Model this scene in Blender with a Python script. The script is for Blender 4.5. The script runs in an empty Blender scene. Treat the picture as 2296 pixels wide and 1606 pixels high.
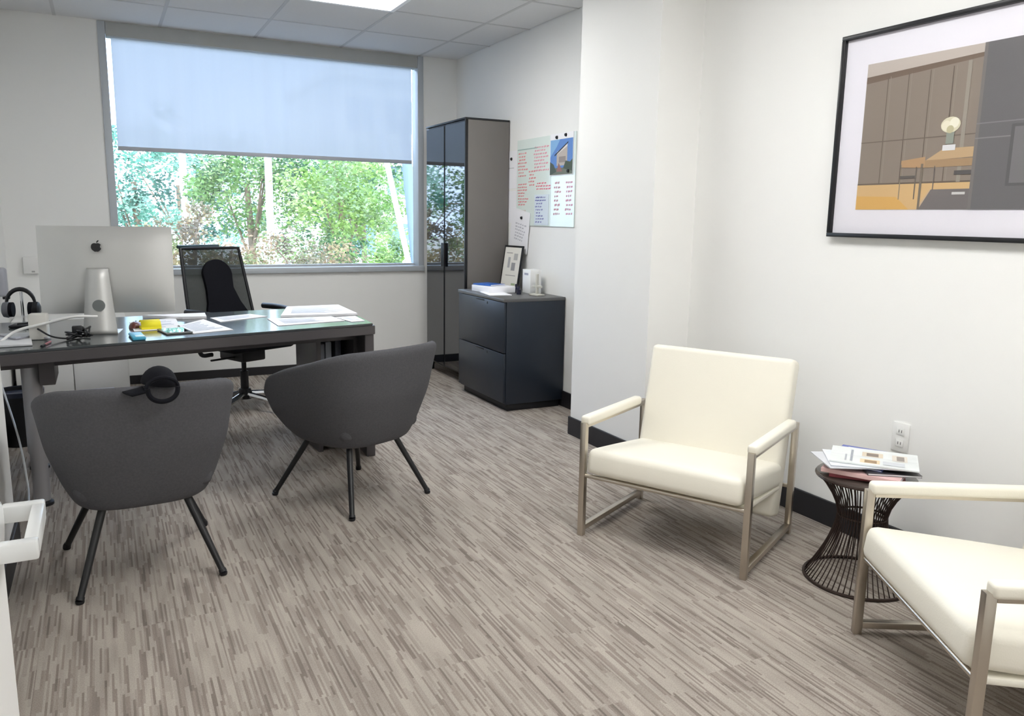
import bpy, bmesh, math, random
from mathutils import Vector, Matrix
R = math.radians
sc = bpy.context.scene
C = sc.collection

# ------------------------------------------------------------------ camera
F_PX, PITCH, YAW, ROLL, CAM_H = 1781.8, .175, .4746, .0162, 1.3099
cam_data = bpy.data.cameras.new('camera')
cam = bpy.data.objects.new('camera', cam_data); C.objects.link(cam)
_sy, _cy, _sp, _cp = math.sin(YAW), math.cos(YAW), math.sin(PITCH), math.cos(PITCH)
_f = Vector((_sy*_cp, _cy*_cp, -_sp)); _r = Vector((_cy, -_sy, 0)); _u = _r.cross(_f)
_r2 = _r*math.cos(ROLL) + _u*math.sin(ROLL); _u2 = _u*math.cos(ROLL) - _r*math.sin(ROLL)
cam.matrix_world = Matrix(((_r2.x, _u2.x, -_f.x, 0), (_r2.y, _u2.y, -_f.y, 0), (_r2.z, _u2.z, -_f.z, CAM_H), (0, 0, 0, 1)))
cam_data.sensor_width = 36; cam_data.lens = 36*F_PX/2296; cam_data.clip_start = .02; cam_data.clip_end = 300
sc.camera = cam

# ------------------------------------------------------------------ world, sun, exposure
world = bpy.data.worlds.new('sky'); sc.world = world; world.use_nodes = True
wn = world.node_tree; wn.nodes.clear()
wo = wn.nodes.new('ShaderNodeOutputWorld'); wb = wn.nodes.new('ShaderNodeBackground')
wb.inputs[0].default_value = (.56, .73, 1.0, 1); wb.inputs[1].default_value = 7.4
wn.links.new(wb.outputs[0], wo.inputs[0])
sun_d = bpy.data.lights.new('sun', 'SUN'); sun_d.energy = 5.0; sun_d.angle = R(.6); sun_d.color = (1, .96, .88)
sun = bpy.data.objects.new('sun', sun_d); C.objects.link(sun); sun.location = (0, -10, 20)
sun.rotation_euler = (R(42), 0, R(-25))
PANEL_STRENGTH = 15.2
vs = sc.view_settings
sc.display_settings.display_device = 'sRGB'
vs.view_transform = 'Standard'; vs.look = 'None'; vs.exposure = 0.0; vs.gamma = 1.0; vs.use_curve_mapping = False
sc.cycles.max_bounces = 10; sc.cycles.diffuse_bounces = 6; sc.cycles.transparent_max_bounces = 16

# ------------------------------------------------------------------ helpers
def lin(c):
    return tuple(((v/255)/12.92 if v/255 <= .04045 else ((v/255+.055)/1.055)**2.4) for v in c)

MATS = {}
def mat(name, rgb, rough=.6, metal=0.0, var=.05, scale=8.0, bump=0.0, bscale=None, spec=.5, coat=0.0, stretch=None, ior=None):
    if name in MATS: return MATS[name]
    m = bpy.data.materials.new(name); m.use_nodes = True; n = m.node_tree
    b = n.nodes['Principled BSDF']; c = lin(rgb)
    b.inputs['Roughness'].default_value = rough; b.inputs['Metallic'].default_value = metal
    b.inputs['Specular IOR Level'].default_value = spec; b.inputs['Coat Weight'].default_value = coat
    if ior: b.inputs['IOR'].default_value = ior
    tc = n.nodes.new('ShaderNodeTexCoord'); vec = tc.outputs['Object']
    if stretch:
        mp = n.nodes.new('ShaderNodeMapping'); mp.inputs['Scale'].default_value = stretch
        n.links.new(vec, mp.inputs[0]); vec = mp.outputs[0]
    nz = n.nodes.new('ShaderNodeTexNoise'); nz.inputs['Scale'].default_value = scale; nz.inputs['Detail'].default_value = 4
    n.links.new(vec, nz.inputs['Vector'])
    mx = n.nodes.new('ShaderNodeMix'); mx.data_type = 'RGBA'
    mx.inputs[6].default_value = (*[max(0, v*(1-var)) for v in c], 1); mx.inputs[7].default_value = (*[min(1, v*(1+var)) for v in c], 1)
    n.links.new(nz.outputs['Fac'], mx.inputs[0]); n.links.new(mx.outputs[2], b.inputs['Base Color'])
    if bump:
        n2 = n.nodes.new('ShaderNodeTexNoise'); n2.inputs['Scale'].default_value = bscale or scale*8; n2.inputs['Detail'].default_value = 3
        n.links.new(vec, n2.inputs['Vector'])
        bp = n.nodes.new('ShaderNodeBump'); bp.inputs['Strength'].default_value = bump; bp.inputs['Distance'].default_value = .004
        n.links.new(n2.outputs['Fac'], bp.inputs['Height']); n.links.new(bp.outputs[0], b.inputs['Normal'])
    MATS[name] = m; return m

def emit_mat(name, rgb, s):
    m = bpy.data.materials.new(name); m.use_nodes = True; n = m.node_tree; n.nodes.clear()
    o = n.nodes.new('ShaderNodeOutputMaterial'); e = n.nodes.new('ShaderNodeEmission')
    e.inputs[0].default_value = (*rgb, 1); e.inputs[1].default_value = s
    n.links.new(e.outputs[0], o.inputs[0]); return m

def pane_mat(name, tint=(1, 1, 1), ior=1.45, rough=.0):
    m = bpy.data.materials.new(name); m.use_nodes = True; n = m.node_tree; n.nodes.clear()
    o = n.nodes.new('ShaderNodeOutputMaterial'); t = n.nodes.new('ShaderNodeBsdfTransparent'); g = n.nodes.new('ShaderNodeBsdfGlossy')
    t.inputs[0].default_value = (*tint, 1); g.inputs['Roughness'].default_value = rough
    fr = n.nodes.new('ShaderNodeFresnel'); fr.inputs[0].default_value = ior
    mx = n.nodes.new('ShaderNodeMixShader')
    n.links.new(fr.outputs[0], mx.inputs[0]); n.links.new(t.outputs[0], mx.inputs[1]); n.links.new(g.outputs[0], mx.inputs[2])
    n.links.new(mx.outputs[0], o.inputs[0]); return m

def ink_mat(name, rough=.5):
    m = bpy.data.materials.new(name); m.use_nodes = True; n = m.node_tree; b = n.nodes['Principled BSDF']
    a = n.nodes.new('ShaderNodeVertexColor'); a.layer_name = 'Col'
    n.links.new(a.outputs['Color'], b.inputs['Base Color']); b.inputs['Roughness'].default_value = rough
    return m

def mesh_obj(name, me, m, parent=None, smooth=False):
    if m and not me.materials: me.materials.append(m)
    if smooth:
        for p in me.polygons: p.use_smooth = True
    o = bpy.data.objects.new(name, me); C.objects.link(o)
    if parent: o.parent = parent
    return o

def obj(name, bm, m, parent=None, smooth=False, auto=False):
    me = bpy.data.meshes.new(name); bmesh.ops.recalc_face_normals(bm, faces=bm.faces[:]); bm.to_mesh(me); bm.free()
    o = mesh_obj(name, me, m, parent, smooth or auto)
    if auto:
        me.set_sharp_from_angle(angle=R(40))
    return o

def tag(o, label=None, cat=None, group=None, kind=None):
    if label: o['label'] = label
    if cat: o['category'] = cat
    if group: o['group'] = group
    if kind: o['kind'] = kind
    return o

def thing(name, label, cat, loc=(0, 0, 0), rotz=0, group=None, kind=None):
    o = bpy.data.objects.new(name, None); C.objects.link(o); o.empty_display_size = .1
    o.location = loc; o.rotation_euler = (0, 0, rotz)
    return tag(o, label, cat, group, kind)

def box(bm, x0, x1, y0, y1, z0, z1, M=None):
    vs_ = [bm.verts.new(v) for v in ((x0,y0,z0),(x1,y0,z0),(x1,y1,z0),(x0,y1,z0),(x0,y0,z1),(x1,y0,z1),(x1,y1,z1),(x0,y1,z1))]
    if M:
        for v in vs_: v.co = M @ v.co
    fs = [(0,3,2,1),(4,5,6,7),(0,1,5,4),(1,2,6,5),(2,3,7,6),(3,0,4,7)]
    return vs_, [bm.faces.new([vs_[i] for i in f]) for f in fs]

def bbox(x0, x1, y0, y1, z0, z1, bev=0.0, seg=2, M=None):
    bm = bmesh.new(); box(bm, x0, x1, y0, y1, z0, z1, M)
    if bev: bmesh.ops.bevel(bm, geom=bm.edges[:], offset=bev, segments=seg, affect='EDGES', profile=.5)
    return bm

def bobj(name, dims, m, parent=None, bev=.003, seg=2, M=None):
    return obj(name, bbox(*dims, bev=bev, seg=seg, M=M), m, parent, auto=bev > 0)

def tube(bm, pts, r, seg=10, caps=True, closed=False):
    pts = [Vector(p) for p in pts]; n = len(pts)
    rs = r if isinstance(r, (list, tuple)) else [r]*n
    rings = []; prev = None
    for i, p in enumerate(pts):
        if closed: t = pts[(i+1) % n] - pts[i-1]
        else: t = pts[min(i+1, n-1)] - pts[max(i-1, 0)]
        t.normalize()
        if prev is None:
            a = Vector((0, 0, 1)) if abs(t.z) < .9 else Vector((1, 0, 0))
            u = t.cross(a).normalized()
        else:
            u = (prev - t*prev.dot(t)).normalized()
        prev = u; w = t.cross(u)
        rings.append([bm.verts.new(p + (u*math.cos(2*math.pi*k/seg) + w*math.sin(2*math.pi*k/seg))*rs[i]) for k in range(seg)])
    for i in range(n if closed else n-1):
        a, b = rings[i], rings[(i+1) % n]
        for k in range(seg): bm.faces.new((a[k], a[(k+1) % seg], b[(k+1) % seg], b[k]))
    if caps and not closed:
        bm.faces.new(rings[0][::-1]); bm.faces.new(rings[-1])
    return bm

def tobj(name, pts, r, m, parent=None, seg=10, closed=False):
    return obj(name, tube(bmesh.new(), pts, r, seg, True, closed), m, parent, auto=True)

def lathe(bm, prof, seg=24, c=(0, 0, 0)):
    rings = []
    for (r, z) in prof:
        rings.append([bm.verts.new((c[0]+r*math.cos(2*math.pi*k/seg), c[1]+r*math.sin(2*math.pi*k/seg), c[2]+z)) for k in range(seg)])
    for a, b in zip(rings, rings[1:]):
        for k in range(seg): bm.faces.new((a[k], a[(k+1) % seg], b[(k+1) % seg], b[k]))
    bm.faces.new(rings[0][::-1]); bm.faces.new(rings[-1]); return bm

def prism(bm, poly, y0, y1, axis='y'):
    # polygon in (x, z), extruded along y; axis 'z' : polygon in (x, y) extruded along z
    mk = (lambda p, t: (p[0], t, p[1])) if axis == 'y' else (lambda p, t: (p[0], p[1], t))
    a = [bm.verts.new(mk(p, y0)) for p in poly]; b = [bm.verts.new(mk(p, y1)) for p in poly]
    bm.faces.new(a); bm.faces.new(b[::-1]); n = len(poly)
    for i in range(n): bm.faces.new((a[i], b[i], b[(i+1) % n], a[(i+1) % n]))
    return bm

def bez(p0, p1, p2, p3, n=10):
    p0, p1, p2, p3 = map(Vector, (p0, p1, p2, p3)); out = []
    for i in range(n+1):
        t = i/n; out.append(p0*(1-t)**3 + p1*3*t*(1-t)**2 + p2*3*t*t*(1-t) + p3*t**3)
    return out

def smooth_path(pts, n=6):
    P = [Vector(p) for p in pts]; P = [P[0]*2-P[1]] + P + [P[-1]*2-P[-2]]; out = []
    for i in range(1, len(P)-2):
        for k in range(n):
            t = k/n; a, b, c, d = P[i-1], P[i], P[i+1], P[i+2]
            out.append(.5*((2*b) + (c-a)*t + (2*a-5*b+4*c-d)*t*t + (3*b-a-3*c+d)*t**3))
    out.append(P[-2]); return out

def flat_print(name, polys, m, parent=None, plane='xz', off=0.0, step=.00012):
    """flat ink: polygons (list of 2D points, sRGB) stacked in hair-thin layers"""
    me = bpy.data.meshes.new(name); V = []; Fc = []; cols = []
    for k, (pts, c) in enumerate(polys):
        i0 = len(V)
        for p in pts:
            d = off + k*step
            V.append((p[0], -d, p[1]) if plane == 'xz' else (p[0], p[1], d))
        Fc.append(list(range(i0, i0+len(pts)))); cols.append(lin(c))
    me.from_pydata(V, [], Fc); at = me.color_attributes.new('Col', 'FLOAT_COLOR', 'CORNER')
    i = 0
    for f, c in zip(Fc, cols):
        for _ in f: at.data[i].color = (*c, 1); i += 1
    return mesh_obj(name, me, m, parent)

def rect(x0, z0, x1, z1): return [(x0, z0), (x1, z0), (x1, z1), (x0, z1)]

# ------------------------------------------------------------------ materials
WALL = mat('wall_paint', (238, 238, 236), .75, var=.015, scale=3, bump=.04, bscale=250)
TRIM = mat('white_satin_paint', (232, 232, 230), .4, var=.02)
BASE = mat('black_rubber_base', (30, 29, 33), .5, var=.1)
TILE = mat('ceiling_tile', (222, 222, 222), .9, var=.03, scale=60, bump=.15, bscale=180)
GRID = mat('ceiling_grid_metal', (196, 196, 196), .5, var=.02)
ALU = mat('window_aluminium', (186, 192, 198), .4, .0, var=.03)
STEEL = mat('brushed_steel', (196, 188, 176), .28, 1.0, var=.06, scale=30, stretch=(1, 1, .1))
CHROME = mat('polished_steel', (225, 225, 225), .12, 1.0, var=.02)
LEATHER = mat('cream_leather', (233, 229, 216), .45, var=.02, scale=5, bump=.08, bscale=220)
FABRIC = mat('grey_wool_fabric', (86, 86, 90), .95, var=.22, scale=140, bump=.35, bscale=420, spec=.2)
BLACKM = mat('black_powder_coat', (24, 25, 28), .35, var=.1, spec=.5)
BLACKP = mat('black_plastic', (20, 21, 26), .5, var=.1)
BLACKF = mat('black_fabric', (15, 16, 23), .85, var=.2, scale=60, bump=.2, spec=.2)
DESKW = mat('dark_taupe_lacquer', (78, 74, 76), .4, var=.06, scale=4)
DESKT = mat('smoked_glass_top', (72, 76, 78), .13, var=.04, scale=3, spec=.5)
GREYCAB = mat('grey_cabinet_side', (112, 108, 104), .5, var=.04)
DKGLASS = mat('dark_tinted_glass', (16, 20, 26), .02, var=.05, spec=.75, ior=1.6)
NAVY = mat('slate_painted_steel', (31, 39, 50), .34, var=.05, spec=.5)
NAVYTOP = mat('slate_top', (92, 92, 92), .4, var=.05)
SILVER = mat('silver_aluminium', (204, 204, 202), .42, .55, var=.02)
PAPER = mat('white_paper', (240, 240, 244), .8, var=.015)
INK = ink_mat('printed_ink')
INKG = ink_mat('glossy_print', .3)
PANE = pane_mat('clear_glass')
WHITEP = mat('white_plastic', (232, 232, 230), .4, var=.02)
YEL = mat('yellow_note_paper', (246, 232, 40), .7, var=.04)
BRONZE = mat('bronze_wire', (66, 54, 50), .35, .7, var=.1)
LEAFB = mat('bark', (120, 104, 86), .9, var=.3, scale=20)

def carpet():
    m = bpy.data.materials.new('striped_carpet'); m.use_nodes = True; n = m.node_tree; b = n.nodes['Principled BSDF']
    N = n.nodes.new; L = n.links.new
    tc = N('ShaderNodeTexCoord'); sp = N('ShaderNodeSeparateXYZ'); L(tc.outputs['Object'], sp.inputs[0])
    cb = N('ShaderNodeCombineXYZ'); L(sp.outputs['Y'], cb.inputs['X']); L(sp.outputs['X'], cb.inputs['Y'])
    br = N('ShaderNodeTexBrick'); L(cb.outputs[0], br.inputs['Vector'])
    br.inputs['Color1'].default_value = (0, 0, 0, 1); br.inputs['Color2'].default_value = (1, 1, 1, 1); br.inputs['Mortar'].default_value = (.5, .5, .5, 1)
    br.inputs['Scale'].default_value = 1; br.inputs['Brick Width'].default_value = 1.0; br.inputs['Row Height'].default_value = .25
    br.inputs['Mortar Size'].default_value = 0; br.offset = .37
    def stripes(sx, sy, shift):
        mp = N('ShaderNodeCombineXYZ')
        a = N('ShaderNodeMath'); a.operation = 'MULTIPLY'; a.inputs[1].default_value = sx; L(sp.outputs['X'], a.inputs[0])
        c = N('ShaderNodeMath'); c.operation = 'MULTIPLY'; c.inputs[1].default_value = sy; L(sp.outputs['Y'], c.inputs[0])
        d = N('ShaderNodeMath'); d.operation = 'MULTIPLY_ADD'; d.inputs[1].default_value = shift; L(br.outputs['Color'], d.inputs[0]); L(c.outputs[0], d.inputs[2])
        L(a.outputs[0], mp.inputs['X']); L(d.outputs[0], mp.inputs['Y'])
        z = N('ShaderNodeTexNoise'); z.inputs['Scale'].default_value = 1; z.inputs['Detail'].default_value = 1.5
        L(mp.outputs[0], z.inputs['Vector']); return z.outputs['Fac']
    def M(op, a, b=None, c=None):
        q = N('ShaderNodeMath'); q.operation = op
        for k, v in enumerate((a, b, c)):
            if v is None: continue
            if isinstance(v, (int, float)): q.inputs[k].default_value = v
            else: L(v, q.inputs[k])
        return q.outputs[0]
    def dashes(width, length, seed):
        col = M('FLOOR', M('MULTIPLY', sp.outputs['X'], 1/width))
        w1 = N('ShaderNodeTexWhiteNoise'); w1.noise_dimensions = '1D'; L(M('ADD', col, seed), w1.inputs['W'])
        row = M('FLOOR', M('MULTIPLY_ADD', w1.outputs['Value'], 37.0, M('MULTIPLY_ADD', br.outputs['Color'], 11.0, M('MULTIPLY', sp.outputs['Y'], 1/length))))
        cv = N('ShaderNodeCombineXYZ'); L(col, cv.inputs['X']); L(row, cv.inputs['Y'])
        w2 = N('ShaderNodeTexWhiteNoise'); w2.noise_dimensions = '2D'; L(cv.outputs[0], w2.inputs['Vector'])
        return w2.outputs['Value']
    s1 = dashes(.0062, .15, 3.1); s1b = dashes(.0124, .22, 9.7); s2 = stripes(26, 3.4, 17.0); s3 = stripes(6, 4, 7.0)
    gz = N('ShaderNodeTexNoise'); gz.inputs['Scale'].default_value = 260; gz.inputs['Detail'].default_value = 2; L(tc.outputs['Object'], gz.inputs['Vector'])
    # stripe value: fine dash, broader dash, soft drift and pile grain
    def step(v, lo, hi, d):
        q = N('ShaderNodeMapRange'); q.inputs[1].default_value = lo; q.inputs[2].default_value = hi; q.inputs[3].default_value = d; q.inputs[4].default_value = 1
        L(v, q.inputs[0]); return q.outputs[0]
    val = M('MULTIPLY', M('MULTIPLY', step(s1, .10, .42, .74), step(s1b, .08, .34, .85)), M('MULTIPLY', step(s2, .30, .55, .86), step(gz.outputs['Fac'], .3, .62, .86)))
    r1 = N('ShaderNodeValToRGB'); e = r1.color_ramp.elements
    e[0].position = .40; e[0].color = (*lin((92, 85, 81)), 1); e[1].position = 1.0; e[1].color = (*lin((174, 166, 157)), 1)
    k = e.new(.66); k.color = (*lin((132, 122, 115)), 1)
    L(val, r1.inputs[0])
    hs = N('ShaderNodeHueSaturation'); L(r1.outputs[0], hs.inputs['Color'])
    mr = N('ShaderNodeMapRange'); mr.inputs[1].default_value = .3; mr.inputs[2].default_value = .7; mr.inputs[3].default_value = .92; mr.inputs[4].default_value = 1.06
    L(s3, mr.inputs[0]); L(mr.outputs[0], hs.inputs['Value'])
    L(hs.outputs[0], b.inputs['Base Color']); b.inputs['Roughness'].default_value = .95; b.inputs['Specular IOR Level'].default_value = .1
    bp = N('ShaderNodeBump'); bp.inputs['Strength'].default_value = .3; bp.inputs['Distance'].default_value = .003
    L(gz.outputs['Fac'], bp.inputs['Height']); L(bp.outputs[0], b.inputs['Normal'])
    return m
CARPET = carpet()

# ------------------------------------------------------------------ room shell
H = 2.641; D = 6.656; T = .6706; XA = .4769; ROW1 = 5.9943
XL_N, XL_F, YL = -.375, -.612, 3.52          # near / far left wall, the step between them
RA, RD, RC, YC0, YC1 = 2.835, 2.761, 2.496, 3.321, 4.058
W0, W1, ZS = .067, 2.524, .866
YB = -.95
def struct(name, bm, m, parent=None):
    o = obj(name, bm, m, parent)
    if not parent: tag(o, kind='structure')
    return o

bm = bmesh.new(); box(bm, XL_F-.15, RA+.2, YB-.15, D+.22, -.12, 0); floor = struct('floor', bm, CARPET)
tag(floor, 'grey and beige striped carpet plank floor', 'floor')
bm = bmesh.new(); box(bm, XL_F-.15, W0, D, D+.22, 0, H+.05); box(bm, W1, RA+.2, D, D+.22, 0, H+.05); box(bm, W0, W1, D, D+.22, 0, ZS); box(bm, W0, W1, D, D+.22, H-.003, H+.05)
wall_back = tag(struct('wall_back', bm, WALL), 'off-white painted wall around the big window', 'wall')
bm = bmesh.new(); box(bm, RA, RA+.2, YC1-.05, D, 0, H+.05); tag(struct('wall_right_alcove', bm, WALL), 'pale wall behind the cabinets with the glass board', 'wall')
bm = bmesh.new(); box(bm, RD, RA+.2, YB, YC1-.05, 0, H+.05); tag(struct('wall_right', bm, WALL), 'white wall behind the armchairs with the framed picture', 'wall')
bm = bmesh.new(); box(bm, RC, RD+.01, YC0, YC1, 0, H+.05); tag(struct('wall_column', bm, WALL), 'white boxed-out wall column beside the cream armchair', 'column')
bm = bmesh.new(); box(bm, XL_F-.15, XL_F, YL-.1, D, 0, H+.05); tag(struct('wall_left_far', bm, WALL), 'white left wall beside the desk', 'wall')
bm = bmesh.new(); box(bm, XL_F-.15, XL_N, .1, YL, 0, H+.05); tag(struct('wall_left', bm, WALL), 'nearer white wall at the left edge', 'wall')
bm = bmesh.new(); box(bm, XL_F-.15, XL_F, YB, .1, 0, H+.05); tag(struct('wall_left_entry', bm, WALL), 'white entry wall beside the door', 'wall')
bm = bmesh.new(); box(bm, XL_N, -.135, .06, .1, 0, H+.05); tag(struct('wall_entry', bm, WALL), 'short white return wall carrying the door', 'wall')
bm = bmesh.new(); box(bm, XL_F-.15, RA+.2, YB-.15, YB, 0, H+.05); tag(struct('wall_front', bm, WALL), 'white wall opposite the window', 'wall')

def baseboard(name, x0, x1, y0, y1, lab, h=.112):
    tag(struct(name, bbox(x0, x1, y0, y1, 0, h, .003), BASE), lab, 'baseboard')
baseboard('baseboard_back', XL_F+.012, RA-.012, D-.012, D, 'black baseboard under the window', .068)
baseboard('baseboard_right_alcove', RA-.012, RA, YC1+.012, D-.012, 'black baseboard behind the filing cabinet')
baseboard('baseboard_right', RD-.012, RD, YB, YC0-.012, 'black baseboard behind the cream armchairs')
baseboard('baseboard_column', RC-.012, RC, YC0-.012, YC1+.012, 'black baseboard along the face of the column')
baseboard('baseboard_column_near', RC, RD, YC0-.012, YC0, 'black baseboard on the near return of the column')
baseboard('baseboard_column_far', RC, RA-.012, YC1, YC1+.012, 'black baseboard on the far return of the column')
baseboard('baseboard_left_far', XL_F, XL_F+.012, YL+.012, D-.012, 'black baseboard beneath the desk on the left wall')
baseboard('baseboard_left', XL_N, XL_N+.012, .1, YL+.012, 'black baseboard on the nearer left wall')

# ceiling: slab, tee grid, single lay-in panels
bm = bmesh.new(); box(bm, XL_F-.15, RA+.2, YB-.15, D+.22, H+.06, H+.2)
ceiling = tag(struct('ceiling', bm, GRID), 'suspended ceiling of square grey acoustic panels', 'ceiling')
xs = [XL_F]; k = -1
while XA+k*T < RA-.02: xs.append(XA+k*T); k += 1
xs.append(RA)
ys = [D]; k = 0
while ROW1-k*T > YB+.02: ys.append(ROW1-k*T); k += 1
ys.append(YB)
LIGHTS = []
def is_light(i, j):
    return (i, j) in LIGHT_CELLS
# light fixtures: two panels long each, one column of the grid plus one beside it
ix = [i for i, x in enumerate(xs) if abs(x-(XA+T)) < .01][0]
LIGHT_CELLS = set()
FIX = []
for j0 in (2, 6, 9):
    FIX.append((ix, j0)); LIGHT_CELLS |= {(ix, j0), (ix, j0+1)}
PAN = {}
for i in range(len(xs)-1):
    for j in range(len(ys)-1):
        if (i, j) in LIGHT_CELLS: continue
        x0, x1, y1, y0 = xs[i], xs[i+1], ys[j], ys[j+1]
        w, d = x1-x0-.012, y1-y0-.012; key = (round(w, 3), round(d, 3))
        if key not in PAN:
            b_ = bbox(-w/2, w/2, -d/2, d/2, 0, .018, .002, 1); me = bpy.data.meshes.new('ceiling_panel'); b_.to_mesh(me); b_.free(); me.materials.append(TILE); PAN[key] = me
        o = bpy.data.objects.new('ceiling_panel', PAN[key]); C.objects.link(o); o.parent = ceiling; o.location = ((x0+x1)/2, (y0+y1)/2, H+.0015)
bm = bmesh.new()
for x in xs[1:-1]: box(bm, x-.011, x+.011, YB, D, H, H+.03)
for y in ys[1:-1]: box(bm, XL_F, RA, y-.011, y+.011, H-.0005, H+.0295)
obj('tee_grid', bm, GRID, ceiling)

PANEL = emit_mat('light_panel_glow', (1, .995, .98), PANEL_STRENGTH)
FIXM = mat('white_enamel', (244, 244, 242), .35, var=.01)
for n_, (i, j) in enumerate(FIX):
    x0, x1, y1, y0 = xs[i]+.008, xs[i+1]-.008, ys[j]-.008, ys[j+2]+.008
    cx, cy = (x0+x1)/2, (y0+y1)/2
    lab = ['recessed white ceiling light panel nearest the window', 'recessed white ceiling light panel above the middle of the room', 'recessed white ceiling light panel nearest the entrance'][n_]
    t = thing('ceiling_light', lab, 'ceiling light', (cx, cy, H-.012), 0, 'recessed ceiling lights')
    hw, hd = (x1-x0)/2, (y1-y0)/2
    bm = bmesh.new()
    box(bm, -hw, -hw+.03, -hd, hd, 0, .05); box(bm, hw-.03, hw, -hd, hd, 0, .05); box(bm, -hw+.03, hw-.03, -hd, -hd+.03, 0, .05); box(bm, -hw+.03, hw-.03, hd-.03, hd, 0, .05)
    obj('frame', bm, FIXM, t)
    obj('diffuser', bbox(-hw+.031, hw-.031, -hd+.031, hd-.031, .018, .03), PANEL, t)

# ------------------------------------------------------------------ window
win = thing('window_1', 'wide aluminium framed window from sill to ceiling', 'window', (0, 0, 0), 0, kind='structure')
FW = .05
bobj('window_frame', (W0, W0+FW, D-.012, D+.13, ZS, H-.002), ALU, win)
bobj('window_frame', (W1-FW, W1, D-.012, D+.13, ZS, H-.002), ALU, win)
bobj('window_frame', (W0+FW, W1-FW, D+.10, D+.14, ZS, ZS+.03), ALU, win)
bobj('window_frame', (W0+FW, W1-FW, D+.10, D+.14, H-.06, H-.002), ALU, win)
bobj('window_sill', (W0-.0, W1+.0, D-.03, D+.10, ZS-.032, ZS+.012), ALU, win)
obj('window_pane', bbox(W0+FW, W1-FW, D+.115, D+.121, ZS+.03, H-.06), PANE, win)

def blind_mat():
    m = bpy.data.materials.new('blind_fabric'); m.use_nodes = True; n = m.node_tree; n.nodes.clear()
    o = n.nodes.new('ShaderNodeOutputMaterial'); t = n.nodes.new('ShaderNodeBsdfTranslucent'); d = n.nodes.new('ShaderNodeBsdfDiffuse')
    tr = n.nodes.new('ShaderNodeBsdfTransparent')
    tc = n.nodes.new('ShaderNodeTexCoord'); mp = n.nodes.new('ShaderNodeMapping'); mp.inputs['Scale'].default_value = (14, 1, .6)
    nz = n.nodes.new('ShaderNodeTexNoise'); nz.inputs['Scale'].default_value = 1.0; nz.inputs['Detail'].default_value = 3
    n.links.new(tc.outputs['Object'], mp.inputs[0]); n.links.new(mp.outputs[0], nz.inputs['Vector'])
    cr = n.nodes.new('ShaderNodeValToRGB'); cr.color_ramp.elements[0].color = (*lin((206, 212, 222)), 1); cr.color_ramp.elements[1].color = (*lin((226, 230, 236)), 1)
    n.links.new(nz.outputs['Fac'], cr.inputs[0]); n.links.new(cr.outputs[0], t.inputs[0])
    d.inputs[0].default_value = (*lin((196, 202, 212)), 1)
    mx = n.nodes.new('ShaderNodeMixShader'); mx.inputs[0].default_value = .56
    n.links.new(t.outputs[0], mx.inputs[1]); n.links.new(d.outputs[0], mx.inputs[2])
    m2 = n.nodes.new('ShaderNodeMixShader'); m2.inputs[0].default_value = .018
    n.links.new(mx.outputs[0], m2.inputs[1]); n.links.new(tr.outputs[0], m2.inputs[2]); n.links.new(m2.outputs[0], o.inputs[0])
    return m
BLIND = blind_mat()
t = thing('roller_blind', 'pale blue roller blind drawn halfway down the window', 'blind', (0, D+.045, 0))
bm = bmesh.new(); N_ = 24
for i in range(N_):
    xa, xb = .15+(2.435-.15)*i/N_, .15+(2.435-.15)*(i+1)/N_
    ya, yb = .002*math.sin(i*.9), .002*math.sin((i+1)*.9)
    bm.faces.new([bm.verts.new(p) for p in ((xa, ya, 1.775), (xb, yb, 1.775), (xb, yb, H-.07), (xa, ya, H-.07))])
bmesh.ops.remove_doubles(bm, verts=bm.verts[:], dist=1e-5)
obj('blind_fabric', bm, BLIND, t, smooth=True)
bobj('hem_bar', (.15, 2.435, -.006, .006, 1.752, 1.782), mat('hem_bar_grey', (178, 182, 190), .5), t)
bobj('head_box', (W0+FW+.002, W1-FW-.002, -.055, .05, H-.1, H-.004), mat('head_box_grey', (178, 180, 178), .6), t)
tobj('roller_tube', [(.13, 0, H-.075), (2.46, 0, H-.075)], .018, ALU, t)

# ------------------------------------------------------------------ open door with handle
door = thing('door_1', 'white door standing open at the left edge', 'door', (-.131, .1, 0), 0, kind='structure')
bobj('door_leaf', (-.042, 0, 0.005, .985, .008, 2.05), TRIM, door, .002)
HANDM = mat('satin_white_metal', (226, 228, 228), .25, .3, var=.02)
hd_ = obj('door_handle', tube(bmesh.new(), [(.006, .945, .95), (.0, .945, .95)], .026, 20), HANDM, door, auto=True)
bobj('lever', (.0, .046, 1.000, 1.018, .930, .952), HANDM, hd_, .003)
bobj('lever', (.032, .047, .884, 1.001, .930, .952), HANDM, hd_, .003)
bobj('lever', (.0, .047, .868, .885, .930, .952), HANDM, hd_, .003)

# ------------------------------------------------------------------ desk
Z = .74
desk = thing('desk', 'dark office desk with glossy smoked glass top', 'desk', (0, 0, 0))
FL, FR_, BR_, BL_ = (-.606, 3.712), (1.276, 4.096), (1.327, 4.97), (-.585, 4.75)
def lerp(a, b, t): return (a[0]+(b[0]-a[0])*t, a[1]+(b[1]-a[1])*t)
bm = prism(bmesh.new(), [FL, FR_, BR_, BL_], Z-.060, Z-.012, 'z'); bmesh.ops.bevel(bm, geom=bm.edges[:], offset=.003, segments=2, affect='EDGES')
obj('tabletop', bm, DESKW, desk, auto=True)
ins = [lerp(FL, BR_, .006), lerp(FR_, BL_, .006), lerp(BR_, FL, .006), lerp(BL_, FR_, .006)]
bm = prism(bmesh.new(), ins, Z-.012, Z, 'z'); bmesh.ops.bevel(bm, geom=bm.edges[:], offset=.002, segments=1, affect='EDGES')
obj('glass_top', bm, DESKT, desk)
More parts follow.
